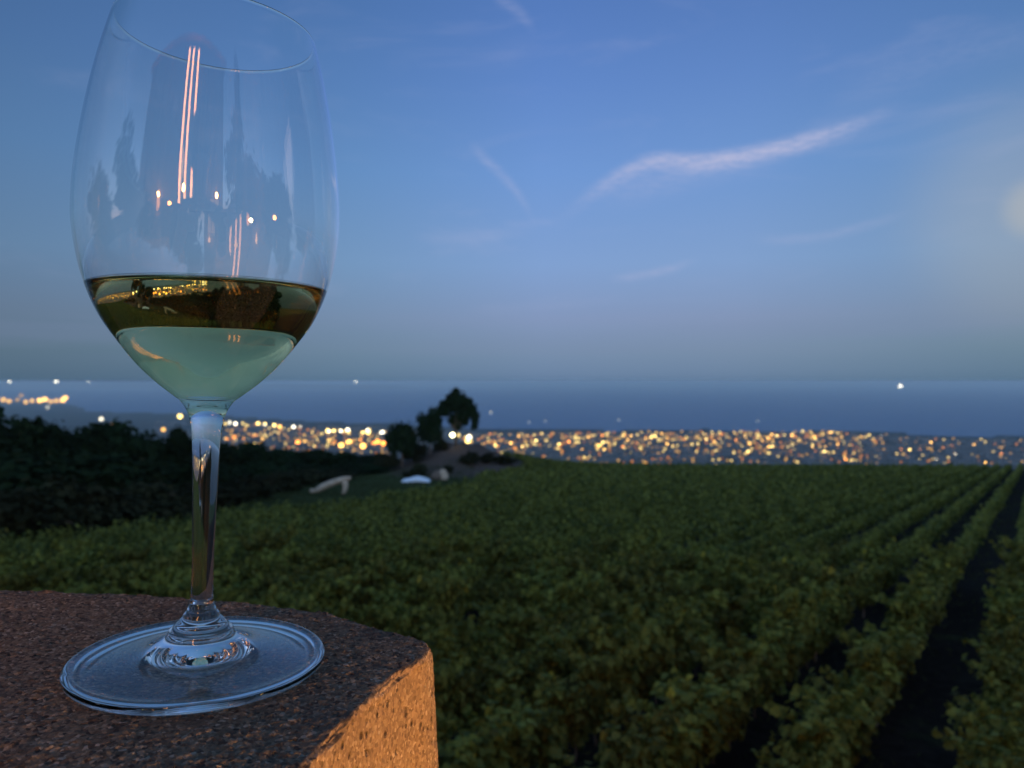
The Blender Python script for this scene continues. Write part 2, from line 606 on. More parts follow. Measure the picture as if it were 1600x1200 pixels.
# weathered dark crust on the upper face, raw ochre render on the sides
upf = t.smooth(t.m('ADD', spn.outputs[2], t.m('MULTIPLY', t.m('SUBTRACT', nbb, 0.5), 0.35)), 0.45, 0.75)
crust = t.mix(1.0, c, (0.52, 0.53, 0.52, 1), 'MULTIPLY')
ochre = t.mix(1.0, t.mix(t.m('MULTIPLY', t.m('SUBTRACT', 1.0, pit_shade), 0.35), c_pit, (0.30, 0.21, 0.12, 1)), (1.5, 1.35, 1.0, 1), 'MULTIPLY')
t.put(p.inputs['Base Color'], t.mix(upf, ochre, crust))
hgt = t.m('ADD', t.m('MULTIPLY', na_, 0.8), t.m('MULTIPLY', nc_, 0.45))
hgt = t.m('ADD', hgt, t.m('MULTIPLY', t.m('SUBTRACT', 0.5, d1_), 0.5))
pits = t.m('MULTIPLY', t.m('GREATER_THAN', g3_, 0.66), t.smooth(d3_, 0.34, 0.12))
pits2 = t.m('MULTIPLY', t.m('GREATER_THAN', g2_, 0.72), t.smooth(d2_, 0.34, 0.14))
hgt = t.m('SUBTRACT', hgt, t.m('ADD', t.m('MULTIPLY', pits, 2.2), t.m('MULTIPLY', pits2, 1.2)))
b = t.n('ShaderNodeBump')
b.inputs['Distance'].default_value = 0.0006
b.inputs['Strength'].default_value = 1.0
t.put(b.inputs['Height'], hgt)
t.put(p.inputs['Normal'], b)
M_wall = mt

outline = [(-3.2, 0.342), (-1.2, 0.340), (-0.60, 0.338), (-0.40, 0.337), (-0.223, 0.3345), (-0.185, 0.3338), (-0.1524, 0.3325), (-0.115, 0.3285), (-0.0947, 0.3235), (-0.0789, 0.3165), (-0.0618, 0.3080),
           (-0.042, 0.2960), (-0.0275, 0.285), (-0.0290, 0.270), (-0.0355, 0.2580), (-0.0445, 0.2259), (-0.0513, 0.1919), (-0.057, 0.15),
           (-0.064, 0.10), (-0.072, 0.05), (-0.085, 0.015), (-0.11, -0.005), (-0.16, -0.015), (-0.30, -0.02), (-0.60, -0.02), (-1.2, -0.02), (-3.2, -0.02)]
ol = np.array(outline)
# resample with density where the camera looks
seg = np.r_[0, np.cumsum(np.hypot(*np.diff(ol, axis=0).T))]
s_dense = []
for i in range(len(ol) - 1):
    L_ = seg[i + 1] - seg[i]
    xm = (ol[i][0] + ol[i + 1][0]) / 2
    ym = (ol[i][1] + ol[i + 1][1]) / 2
    st = 0.00065 if (xm > -0.26 and ym > 0.03) else (0.004 if xm > -0.62 else 0.08)
    k = max(2, int(L_ / st))
    s_dense += list(np.linspace(seg[i], seg[i + 1], k, endpoint=False))
s_dense.append(seg[-1])
s_dense = np.array(s_dense)
# smooth the corner by a running mean of the polyline
fine = np.linspace(0, seg[-1], 9000)
fx, fy = np.interp(fine, seg, ol[:, 0]), np.interp(fine, seg, ol[:, 1])
kk = 21
pad = lambda a: np.convolve(np.pad(a, kk // 2, 'edge'), np.ones(kk) / kk, 'valid')
fx, fy = pad(fx), pad(fy)
ox, oy = np.interp(s_dense, fine, fx), np.interp(s_dense, fine, fy)
tx_, ty_ = np.gradient(ox, s_dense), np.gradient(oy, s_dense)
nl = np.hypot(tx_, ty_)
nx, ny = -ty_ / nl, tx_ / nl          # outward (outline runs clockwise seen from above -> flip if needed)
if (nx * 1.0)[np.argmax(ox)] < 0:
    nx, ny = -nx, -ny
spx = np.minimum(ox, -0.14)
spy = np.full_like(ox, 0.158)
rows = []
tt = np.r_[np.linspace(0, 0.985, 260)]
be = 0.0032
BOT = -1.25
for q in tt:
    X = spx + (ox - nx * be - spx) * q
    Y = spy + (oy - ny * be - spy) * q
    rows.append((X, Y, top_z(X, Y), np.zeros_like(X), np.zeros_like(X), np.ones_like(X)))
for a_ in np.linspace(0, math.pi / 2, 9)[0:]:
    X = ox - nx * be * (1 - math.sin(a_))
    Y = oy - ny * be * (1 - math.sin(a_))
    Z = top_z(X, Y) - be * (1 - math.cos(a_))
    rows.append((X, Y, Z, nx * math.sin(a_), ny * math.sin(a_), np.full_like(X, math.cos(a_))))
for d_ in np.r_[np.arange(0.001, 0.15, 0.00075), np.geomspace(0.16, 1.45, 12)]:
    dd = be + d_
    X, Y = ox + 0, oy + 0
    Z = top_z(X, Y) - dd
    # the side is a little bulged
    bul = 0.0022 * math.sin(min(d_, 0.12) / 0.12 * math.pi)
    rows.append((X + nx * bul, Y + ny * bul, Z, nx, ny, np.zeros_like(X)))
nR, nS = len(rows), len(ox)
Pw = np.stack([np.stack(r[:3], -1) for r in rows]).reshape(-1, 3)
Nw = np.stack([np.stack(r[3:], -1) for r in rows]).reshape(-1, 3)
vis = (Pw[:, 0] > -0.45) & (Pw[:, 1] > -0.02)
disp = np.zeros(len(Pw))
Q = Pw[vis]
flat = np.clip(Nw[vis][:, 2], 0, 1)
d1 = (vnoise(Q, 40, 1) - 0.5) * 0.0012 + (vnoise(Q, 160, 2) - 0.5) * 0.0004 + (vnoise(Q, 480, 5) - 0.5) * 0.0006 + (vnoise(Q, 1100, 6) - 0.5) * 0.0006
wd, wi = worley(Q, 150, 8)
pit = np.clip(1 - wd / 0.30, 0, 1) * (wi > 0.62) * 0.0022
wd3, wi3 = worley(Q, 330, 14)
pit = pit + np.clip(1 - wd3 / 0.33, 0, 1) * (wi3 > 0.70) * 0.0011
wd2, wi2 = worley(Q, 520, 9)
gr = np.sqrt(np.clip(1 - wd2 / 0.55, 0, 1)) * (wi2 > 0.45) * 0.0003
d1 = d1 * (0.45 + 0.55 * flat) - pit * 0.6 * (0.25 + 0.75 * (1 - flat)) + gr * (0.35 + 0.65 * flat)
d1 -= 0.0009
edge = (flat > 0.02) & (flat < 0.98)
d1 += np.where(edge, (vnoise(Q, 90, 12) - 0.6) * 0.003, 0)
disp[vis] = d1
Pw = Pw + Nw * disp[:, None]
idx = np.arange(nR * nS).reshape(nR, nS)
F = np.stack([idx[:-1, :-1], idx[:-1, 1:], idx[1:, 1:], idx[1:, :-1]], -1).reshape(-1, 4)
wl = mesh_np('rough_wall', Pw, F, M_wall, True)
# end cap on the far left and consistent direction of the faces
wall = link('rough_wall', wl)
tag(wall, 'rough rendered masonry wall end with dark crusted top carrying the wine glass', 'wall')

M_floor = noisy('terrace_floor', (0.16, 0.13, 0.10, 1), (0.25, 0.20, 0.16, 1), 3.0, 0.85, 0.004)
tb = MB()
tb.box(-14, 12, -17, 0.30, -8.0, -1.40)
terr = tb.build('terrace', M_floor)
tag(terr, 'paved terrace behind the wall', None, None, 'structure')

# ------------------------------------------------------------------ wine glass
prof_out = [(0.0380, 0.0), (0.0394, 0.0004), (0.0401, 0.0013), (0.0403, 0.0022), (0.0400, 0.0030), (0.0392, 0.0036), (0.0382, 0.0038), (0.0372, 0.0036), (0.0340, 0.0034), (0.0290, 0.0037),
            (0.0240, 0.0043), (0.0200, 0.0050), (0.0165, 0.0061), (0.0135, 0.0077), (0.0116, 0.0092), (0.0106, 0.0102), (0.0104, 0.0114), (0.0098, 0.0122),
            (0.0089, 0.0130), (0.0082, 0.0138), (0.0076, 0.0146), (0.0068, 0.0154), (0.0061, 0.0163), (0.0055, 0.0172),
            (0.0049, 0.0181), (0.00445, 0.0190), (0.00425, 0.0198), (0.0037, 0.0206), (0.00350, 0.0225), (0.00342, 0.028), (0.00340, 0.036), (0.00358, 0.045), (0.00390, 0.058),
            (0.00425, 0.070), (0.0046, 0.0762), (0.00505, 0.0800), (0.00545, 0.0820), (0.0058, 0.0832), (0.0068, 0.0853), (0.0085, 0.0877), (0.01020, 0.0890),
            (0.0161, 0.0938), (0.02196, 0.0996), (0.02771, 0.1070), (0.03245, 0.1140), (0.03610, 0.1220), (0.03880, 0.1310), (0.04060, 0.1420), (0.04085, 0.150),
            (0.0404, 0.1590), (0.0390, 0.1710), (0.0369, 0.1840), (0.0344, 0.1960), (0.0314, 0.2075), (0.0312, 0.2080)]
po = np.array(prof_out)


def catmull(P, per=6):
    P = np.asarray(P, float)
    A = np.r_[[2 * P[0] - P[1]], P, [2 * P[-1] - P[-2]]]
    outp = []
    for i in range(len(P) - 1):
        p0, p1, p2, p3 = A[i], A[i + 1], A[i + 2], A[i + 3]
        # centripetal-ish tangents limited by segment length
        d1_ = np.linalg.norm(p2 - p1)
        m1 = (p2 - p0) / (np.linalg.norm(p2 - p1) + np.linalg.norm(p1 - p0)) * d1_
        m2 = (p3 - p1) / (np.linalg.norm(p3 - p2) + np.linalg.norm(p2 - p1)) * d1_
        for t_ in np.linspace(0, 1, per, endpoint=False):
            outp.append((2 * t_**3 - 3 * t_**2 + 1) * p1 + (t_**3 - 2 * t_**2 + t_) * m1 + (-2 * t_**3 + 3 * t_**2) * p2 + (t_**3 - t_**2) * m2)
    outp.append(P[-1])
    return np.array(outp)


NS = 288
TH = np.linspace(0, 2 * np.pi, NS, endpoint=False)


def lathe_rings(rings):
    """rings: list of (r(array or float), h(array or float)) -> verts, quads (outward if listed bottom to top)"""
    V_ = []
    for r, h in rings:
        r = np.broadcast_to(r, NS)
        h = np.broadcast_to(h, NS)
        V_.append(np.c_[r * np.cos(TH), r * np.sin(TH), h])
    V_ = np.concatenate(V_)
    n = len(rings)
    ii = np.arange(n * NS).reshape(n, NS)
    F_ = np.stack([ii[:-1], np.roll(ii[:-1], -1, 1), np.roll(ii[1:], -1, 1), ii[1:]], -1).reshape(-1, 4)
    return V_, F_


def glass_mat(name, ior, color=(1, 1, 1, 1), absorb=None):
    mt = bpy.data.materials.new(name)
    mt.use_nodes = True
    t = NT(mt.node_tree)
    gl = t.n('ShaderNodeBsdfGlass')
    gl.inputs['Color'].default_value = color
    gl.inputs['Roughness'].default_value = 0.0
    gl.inputs['IOR'].default_value = ior
    o = t.n('ShaderNodeOutputMaterial')
    t.put(o.inputs[0], gl)
    if absorb:
        # refractive index per face: against glass at the side, against air on top
        at_ = t.n('ShaderNodeAttribute', attribute_name='tint')
        t.put(gl.inputs['IOR'], at_.outputs['Fac'])
        va = t.n('ShaderNodeVolumeAbsorption')
        va.inputs[0].default_value = absorb[0]
        va.inputs[1].default_value = absorb[1]
        t.put(o.inputs[1], va)
    return mt


M_glass = glass_mat('clear_crystal', 1.50, (0.985, 0.99, 0.99, 1))
WCOL, WDEN = (0.85, 0.74, 0.03, 1), 22.0
M_wine = glass_mat('white_wine', 1.34, (1, 1, 1, 1), (WCOL, WDEN))

outer = catmull(po, 8)
low = (outer[:, 1] < 0.024) & (outer[:, 0] < 0.0370)
sm = outer.copy()
kern = np.exp(-0.5 * (np.arange(-14, 15) / 5.5) ** 2)
kern /= kern.sum()
for c_ in range(2):
    sm[:, c_] = np.convolve(np.pad(outer[:, c_], 14, 'edge'), kern, 'valid')
wgt = np.clip((0.0370 - outer[:, 0]) / 0.003, 0, 1) * np.clip((0.0245 - outer[:, 1]) / 0.002, 0, 1) * low
outer = outer * (1 - wgt[:, None]) + sm * wgt[:, None]
# soft pressed rings on the collar of the stem
rg = np.clip((outer[:, 1] - 0.0112) / 0.001, 0, 1) * np.clip((0.0192 - outer[:, 1]) / 0.001, 0, 1) * (outer[:, 0] < 0.012)
outer[:, 0] += rg * 0.00010 * np.sin(outer[:, 1] / 0.0028 * 2 * math.pi)
i_stem0 = np.argmin(np.abs(outer[:, 1] - 0.0206) + (outer[:, 0] > 0.006) * 1)
i_stem1 = np.argmin(np.abs(outer[:, 1] - 0.0800))
HR = 0.2080


def r_out(h):
    o2 = outer[outer[:, 1] > 0.03]
    return np.interp(h, o2[:, 1], o2[:, 0])


HB = 0.0905          # inside bottom of the bowl
# wall thickness along the bowl
def r_in(h):
    h = np.asarray(h, float)
    th = np.interp(h, [0.090, 0.094, 0.100, 0.110, 0.13, 0.208], [0.0060, 0.0033, 0.0019, 0.0013, 0.0010, 0.00075])
    r = r_out(h) - th
    # round bottom
    k = np.clip((h - HB) / 0.0030, 0, 1)
    return np.maximum(r, 0) * np.sqrt(np.clip(1 - (1 - k) ** 2, 0, 1))


LV = 0.1249


def level(th, r):
    return LV + 0.0328 * r * np.cos(th) - 0.0083 * r * np.sin(th)


lvl = level(TH, 0.0355)
# glass mesh: foot, stem, bowl, meeting in shared rings
Rm = Matrix.Identity(4)
zax = AX
xax = (Vector((1, 0, 0)) - zax * zax.x).normalized()
yax = zax.cross(xax)
Rm = Matrix((xax, yax, zax)).transposed().to_4x4()
glass = empty('wine_glass', GB, 'tall clear stemmed wine glass half filled with white wine standing on the wall', 'wine glass')
glass.rotation_euler = Rm.to_euler()

foot_o = outer[:i_stem0 + 1]
rings = [(0.00001, 0.0050), (0.003, 0.00490), (0.006, 0.0046), (0.010, 0.0039), (0.014, 0.0032), (0.018, 0.00255), (0.022, 0.0020), (0.026, 0.0016), (0.030, 0.00115), (0.034, 0.0006), (0.0365, 0.00018), (0.0372, 0.00003)] + [(a, b_) for a, b_ in foot_o]
V_, F_ = lathe_rings(rings)
link('foot', mesh_np('foot', V_, F_, M_glass, True), glass)
stem_o = outer[i_stem0:i_stem1 + 1]
st = catmull(stem_o[::3] if (len(stem_o) - 1) % 3 == 0 else np.r_[stem_o[:-1:3], stem_o[-1:]], 6)
V_, F_ = lathe_rings([(a, b_) for a, b_ in st])
link('stem', mesh_np('stem', V_, F_, M_glass, True), glass)
bowl_o = outer[i_stem1:]
rings = [(a, b_) for a, b_ in bowl_o]
rt = 0.0312 - 0.00037
for a_ in np.linspace(0, math.pi, 8)[1:-1]:
    rings.append((rt + 0.00037 * math.cos(a_), 0.2080 + 0.00037 * math.sin(a_)))
for q in np.linspace(1, 0, 90):
    h = lvl + (HR - lvl) * q
    rings.append((r_in(h), h))
V_, F_ = lathe_rings(rings)
link('bowl', mesh_np('bowl', V_, F_, M_glass, True), glass)

# the wine: its side is the boundary to the glass
rings = []
q1 = np.r_[np.linspace(0, 1, 26) ** 2 * 0.16, np.linspace(0.16, 1, 60)[1:]]
for i, q in enumerate(q1):
    h = HB + (lvl - HB) * q
    r = r_in(h)
    if i == 0:
        r = np.full(NS, 0.00001)
    rings.append((r, h))
nside = len(rings) - 1
rl = r_in(lvl)
for s_ in [0.0001, 0.0003, 0.0006, 0.001, 0.0015, 0.0022, 0.003, 0.005, 0.01, 0.02, 0.03]:
    r = rl - s_
    rise = 0.0012 * (math.exp(-s_ / 0.0008) - 1)
    rings.append((r, level(TH, r) + rise))
rings.append((np.full(NS, 0.00001), np.full(NS, LV - 0.0012)))
V_, F_ = lathe_rings(rings)
ior_ = np.r_[np.full(nside * NS, 1.34 / 1.50), np.full(len(F_) - nside * NS, 1.34)]
wine = link('white_wine', mesh_np('white_wine', V_, F_, M_wine, True, None, ior_))
wine.location = GB
wine.rotation_euler = glass.rotation_euler
tag(wine, 'pale golden white wine filling the lower part of the glass bowl', 'wine')

# ------------------------------------------------------------------ leaves
LEAF = np.array([(0, 0, 0), (0.34, -0.10, 0.03), (0.52, 0.30, 0.10), (0.34, 0.46, 0.05), (0.30, 0.78, 0.07), (0, 1.0, -0.06),
                 (-0.30, 0.78, 0.07), (-0.34, 0.46, 0.05), (-0.52, 0.30, 0.10), (-0.34, -0.10, 0.03), (0, 0.42, -0.05)])
LEAF_F = np.array([(10, i, i + 1) for i in range(0, 9)] + [(10, 9, 0)])
QUAD = np.array([(0, 0, 0), (0.5, 0.42, 0.10), (0, 1.0, 0), (-0.5, 0.46, 0.10)])
QUAD_F = np.array([(0, 1, 2), (0, 2, 3)])


def leaves(P, N, S, rng, tmpl=LEAF, tf=LEAF_F):
    n = len(P)
    N = N / (np.linalg.norm(N, axis=1, keepdims=True) + 1e-9)
    rnd = rng.normal(size=(n, 3))
    rnd[:, 2] -= 0.9           # tips hang
    Yv = rnd - (rnd * N).sum(1, keepdims=True) * N
    Yv /= np.linalg.norm(Yv, axis=1, keepdims=True) + 1e-9
    Xv = np.cross(Yv, N)
    L = tmpl[None] * S[:, None, None]
    V_ = P[:, None] + L[..., 0:1] * Xv[:, None] + L[..., 1:2] * Yv[:, None] + L[..., 2:3] * N[:, None]
    F_ = tf[None] + (np.arange(n) * len(tmpl))[:, None, None]
    tint = np.repeat(np.clip(rng.beta(2.0, 2.2, n) * 0.95 + (rng.random(n) > 0.97) * 0.4, 0, 1), len(tf))
    return V_.reshape(-1, 3), F_.reshape(-1, 3), tint


def vine_points(rng, n, w=0.41, l=0.62, h0=0.35, h1=1.72, shoots=7):
    """positions and normals of the leaves of one bushy vine"""
    P, N = [], []
    a = rng.normal(size=(n, 3))
    a /= np.linalg.norm(a, axis=1, keepdims=True)
    rad = rng.random(n) ** 0.35
    hc, hh = (h0 + h1) / 2, (h1 - h0) / 2
    lob = 1 + 0.22 * np.sin(a[:, 0] * 5 + rng.random() * 6) * np.sin(a[:, 1] * 5 + rng.random() * 6) + 0.12 * np.sin(a[:, 2] * 9)
    P = np.c_[a[:, 0] * w, a[:, 1] * l, a[:, 2] * hh] * (rad * lob)[:, None]
    P[:, 2] += hc
    N = a * 0.8 + rng.normal(size=(n, 3)) * 0.45 + np.array([0, 0, 0.55])
    Ps, Ns = [P], [N]
    for k in range(shoots):
        th = rng.random() * 2 * np.pi
        b_ = np.array([math.cos(th) * w * 0.6, math.sin(th) * l * 0.8, h1 - 0.25])
        dirn = np.array([math.cos(th) * 0.5, math.sin(th) * 0.5, 0.9 + rng.random() * 0.4])
        ln = 0.25 + 0.45 * rng.random()
        m_ = int(9 + ln * 22)
        tq = np.linspace(0, 1, m_)[:, None]
        q = b_ + dirn * ln * tq + np.array([math.cos(th), math.sin(th), -0.9]) * (tq ** 2.2) * ln * 0.45
        q = q + rng.normal(size=q.shape) * 0.035
        Ps.append(q)
        Ns.append(rng.normal(size=q.shape) * 0.6 + np.array([math.cos(th) * .3, math.sin(th) * .3, 0.7]))
    return np.concatenate(Ps), np.concatenate(Ns)


def crown_mesh(name, rng, n, rx, rz, leaf, mat, clumps=14, gap=0.0, cyp=False):
    """tree crown of many leaf clumps round the origin"""
    cs = []
    for k in range(clumps):
        a = rng.normal(size=3)
        a /= np.linalg.norm(a)
        rr_ = rng.random() ** 0.45 * (0.78 if not gap else 0.9)
        cs.append(a * rr_ * np.array([rx, rx, rz]))
    cs = np.array(cs)
    if cyp:
        cs[:, 2] = rng.uniform(-rz, rz, clumps)
        cs[:, :2] *= (1 - (cs[:, 2:3] / rz) * 0.5 - 0.3) * 0.8
    rc = rx * (0.30 + 0.22 * rng.random(clumps)) * (0.8 if gap else 1.0)
    which = rng.integers(0, clumps, n)
    a = rng.normal(size=(n, 3))
    a /= np.linalg.norm(a, axis=1, keepdims=True)
    rad = rng.random(n) ** 0.4 * np.where(rng.random(n) < 0.14, rng.uniform(1.0, 1.6, n), 1.0)
    P = cs[which] + a * (rc[which] * rad)[:, None] * np.array([1, 1, 0.8])
    N = a + rng.normal(size=(n, 3)) * 0.5 + np.array([0, 0, 0.3])
    S = leaf * rng.uniform(0.6, 1.3, n)
    V_, F_, tint = leaves(P, N, S, rng, QUAD, QUAD_F)
    return mesh_np(name, V_, F_, mat, False, None, tint), cs


def limb_mesh(name, rng, base_z, cs, r0, mat):
    mb = MB()
    top = cs[:, 2].min() * 0.3
    mb.tube([(0, 0, base_z), (0.04, 0.02, base_z * 0.6), (0, 0, top), (0.05, 0, top + 0.4 * abs(base_z) * 0.5)], [r0 * 1.3, r0, r0 * 0.8, r0 * 0.4], 8)
    for c_ in cs[:8]:
        z0 = base_z * 0.5 + rng.random() * abs(base_z) * 0.3
        mb.tube([(0, 0, z0), (c_[0] * 0.4, c_[1] * 0.4, z0 + (c_[2] - z0) * 0.5), tuple(c_)], [r0 * 0.5, r0 * 0.32, r0 * 0.1], 6)
    return mesh_np(name, mb.v, mb.f, mat, True)


# ------------------------------------------------------------------ vineyard
vine_var = []
for k in range(9):
    rng = np.random.default_rng(100 + k)
    P, N = vine_points(rng, 620, shoots=int(rng.integers(10, 18)))
    S = rng.uniform(0.09, 0.19, len(P))
    V_, F_, tint = leaves(P, N, S, rng)
    fol = mesh_np('vine_foliage', V_, F_, M_vine, False, None, tint)
    mb = MB()
    mb.tube([(0, 0, -0.15), (0.03, 0.02, 0.25), (-0.02, 0.03, 0.5), (0.01, 0.0, 0.85)], [0.035, 0.028, 0.03, 0.02], 7)
    mb.tube([(-0.02, 0.03, 0.5), (0.05, 0.3, 0.8), (0.04, 0.5, 1.0)], [0.018, 0.014, 0.008], 6)
    mb.tube([(-0.02, 0.03, 0.5), (-0.05, -0.3, 0.8), (0.0, -0.5, 1.05)], [0.018, 0.014, 0.008], 6)
    trk = mesh_np('vine_trunk', mb.v, mb.f, M_bark, True)
    vine_var.append((fol, trk))
mb = MB()
mb.tube([(0.06, 0.0, -0.2), (0.06, 0.01, 1.5)], [0.022, 0.02], 6)
stake_me = mesh_np('stake', mb.v, mb.f, M_stake)

AZ = math.radians(34.4)
dvec = np.array([math.sin(AZ), math.cos(AZ)])
pvec = np.array([math.cos(AZ), -math.sin(AZ)])
row_p = [-0.65, -3.50] + [-3.50 - 2.65 * k for k in range(1, 80)] + [1.9, 4.4, 6.9, 9.4, 11.9]
spots = []
rr_ = random.Random(5)
for ri, pp in enumerate(row_p):
    s_ = -10.0 + rr_.random()
    while s_ < 310:
        s_ += 1.12 + rr_.uniform(-0.14, 0.14)
        q = dvec * s_ + pvec * (pp + rr_.uniform(-0.08, 0.08))
        x, y = float(q[0]), float(q[1])
        if y < 7.0 or y > 215:
            continue
        if abs(x) / y > 0.80:
            continue
        # edge of the field along the wood on the left
        yk = y / K
        lim = K * np.interp(yk, [4, 26.5, 36.4, 41.0, 44.0, 55.0, 66.0, 90, 112, 130], [-60, -17.6, -14.3, -14.0, -9.0, -8.2, -3.8, -3.2, -1.5, -1.0])
        if x < lim:
            continue
        if ((x / K + 7.8) / 9.5) ** 2 + ((yk - 101) / 15.0) ** 2 < 1.0:
            continue
        if rr_.random() < 0.05:
            continue
        spots.append((x, y, ri, s_))
spots.sort(key=lambda q: q[1] + 0.15 * abs(q[0]))


def seen(x, y, z):
    """roughly whether the terrace wall or the frame hides it"""
    px = 800 + 1198 * x / y
    py = 598 - 1198 * (z + 1.6) / y
    return -60 < px < 1660 and py < 1240 and not (px < 640 and 598 - 1198 * (z + 1.5) / y > 985)


near_v, far_v = [], []
for q in spots:
    z = float(ground_h(q[0], q[1]))
    if not seen(q[0], q[1], z):
        continue
    (near_v if len(near_v) < 298 else far_v).append((*q, z))
ORDW = ['nearest', 'second', 'third', 'fourth', 'fifth', 'sixth', 'seventh', 'eighth', 'ninth', 'tenth', 'eleventh', 'twelfth', 'thirteenth', 'fourteenth',
        'fifteenth', 'sixteenth', 'seventeenth', 'eighteenth', 'nineteenth', 'twentieth', 'twenty first', 'twenty second', 'twenty third', 'twenty fourth',
        'twenty fifth', 'twenty sixth', 'twenty seventh', 'twenty eighth', 'twenty ninth', 'thirtieth']
row_order = {}
for q in sorted(near_v, key=lambda q: q[3]):
    row_order.setdefault(q[2], []).append(q[3])
ORD = {0: 'first', 1: 'second', 2: 'third', 3: 'fourth', 4: 'fifth', 5: 'sixth', 6: 'seventh', 7: 'eighth', 8: 'ninth', 9: 'tenth',
       10: 'eleventh', 11: 'twelfth', 12: 'thirteenth', 13: 'fourteenth', 14: 'fifteenth', 15: 'sixteenth'}
for k, (x, y, ri, s_, z) in enumerate(near_v):
    if ri == 0 or row_p[ri] > 0.2:
        nth = ORDW[min(row_order[ri].index(s_), 29)]
        lab = ('%s bushy vine along the row bordering the dark path on its right' % nth) if ri == 0 else ('%s vine in a row farther right of the dark path' % nth)
        grp = 'vines right of the dark path'
    else:
        nm = ORD.get(ri - 1)
        nth = ORDW[min(row_order[ri].index(s_), 29)]
        lab = ('%s vine from below in the %s row left of the dark path' % (nth, nm)) if nm else 'leafy grape vine in the close rows just beyond the wall and glass'
        grp = ('vines in the %s row left of the path' % nm) if nm else 'vines in the rows beyond the wall'
    e_ = empty('grape_vine', (x, y, z), lab, 'grape vine', grp, (0, 0, -AZ + rr_.choice((0, math.pi)) + rr_.uniform(-0.25, 0.25)))
    sc_ = rr_.uniform(0.80, 1.28)
    e_.scale = (sc_ * rr_.uniform(0.9, 1.12), sc_ * rr_.uniform(0.95, 1.1), sc_ * rr_.uniform(0.84, 1.20))
    fol, trk = vine_var[rr_.randrange(len(vine_var))]
    link('foliage', fol, e_)
    link('trunk', trk, e_)
    if k % 3 == 0:
        link('stake', stake_me, e_)
# the rest of the vineyard, farther off, as one mass of leaves
rng = np.random.default_rng(77)
Vs, Fs, Ts = [], [], []
off = 0
for band_ in ((0, 50, 190, 0.17), (50, 80, 110, 0.22), (80, 130, 56, 0.32), (130, 300, 32, 0.46)):
    sel = [q for q in far_v if band_[0] <= q[1] < band_[1]]
    if not sel:
        continue
    n = band_[2]
    m_ = len(sel)
    base_ = np.array([(q[0], q[1], q[4]) for q in sel])
    a = rng.normal(size=(m_, n, 3))
    a[..., 2] = np.abs(a[..., 2]) * 0.9 - 0.25
    a /= np.linalg.norm(a, axis=2, keepdims=True)
    rad = rng.random((m_, n, 1)) ** 0.3
    sc_ = rng.uniform(0.65, 1.35, (m_, 1, 1))
    loc = a * rad * np.array([0.40, 0.60, 0.82]) * sc_
    shoot = (rng.random((m_, n)) < 0.12)
    loc[..., 2] += 0.95 + shoot * rng.uniform(0.1, 0.5, (m_, n))
    ca, sa = math.cos(-AZ), math.sin(-AZ)
    Lx = loc[..., 0] * ca - loc[..., 1] * sa
    Ly = loc[..., 0] * sa + loc[..., 1] * ca
    P = (base_[:, None] + np.stack([Lx, Ly, loc[..., 2]], -1)).reshape(-1, 3)
    N = (a * 0.8 + rng.normal(size=a.shape) * 0.45 + np.array([0, 0, 0.5])).reshape(-1, 3)
    S = band_[3] * 1.1 * rng.uniform(0.6, 1.3, len(P))
    V_, F_, tint = leaves(P, N, S, rng, QUAD, QUAD_F)
    vt = np.repeat(rng.uniform(-0.18, 0.18, m_), n * 2)
    Vs.append(V_)
    Fs.append(F_ + off)
    Ts.append(np.clip(tint * 0.8 + vt, 0, 0.98))
    off += len(V_)
far_o = link('distant_vineyard', mesh_np('distant_vineyard', np.concatenate(Vs), np.concatenate(Fs), M_vine, False, None, np.concatenate(Ts)))
tag(far_o, 'dense green vine rows filling the slope out to the crest of the field', 'vineyard', None, 'stuff')
print('vines', len(near_v), len(far_v), 'far tris', sum(len(f) for f in Fs))

# grass between the rows and on the field margin
rng = np.random.default_rng(78)
n = 90000
yy = rng.uniform(8, 170, n)
xx = rng.uniform(-0.75, 0.75, n) * yy
mead = (rng.random(n) < 0.55)
yy = np.where(mead, rng.uniform(40, 170, n), yy)
xx = np.where(mead, rng.uniform(-0.50, -0.05, n) * yy, xx)
zz = ground_h(xx, yy)
P = np.c_[xx, yy, zz]
N = rng.normal(size=(n, 3))
N[:, 2] *= 0.3
S = rng.uniform(0.10, 0.28, n) * np.clip(yy / 30, 1, 2.2)
BL = np.array([(0.10, 0, 0), (0, -1.0, 0), (-0.10, 0, 0)])
V_, F_, tint = leaves(P, N, S, rng, BL, np.array([(0, 1, 2)]))
gr_o = link('weeds', mesh_np('weeds', V_, F_, M_weed, False, None, tint))
tag(gr_o, 'low weeds and dry grass on the soil between the vines', 'grass', None, 'stuff')

# ------------------------------------------------------------------ trees of the wood on the left
tree_var = []
for k in range(6):
    rng = np.random.default_rng(300 + k)
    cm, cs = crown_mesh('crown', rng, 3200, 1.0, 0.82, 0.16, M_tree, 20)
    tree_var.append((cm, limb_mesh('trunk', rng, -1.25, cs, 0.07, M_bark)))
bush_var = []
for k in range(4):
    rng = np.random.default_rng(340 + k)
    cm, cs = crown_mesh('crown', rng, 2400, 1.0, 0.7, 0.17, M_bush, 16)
    bush_var.append((cm, limb_mesh('trunk', rng, -0.85, cs, 0.06, M_bark)))


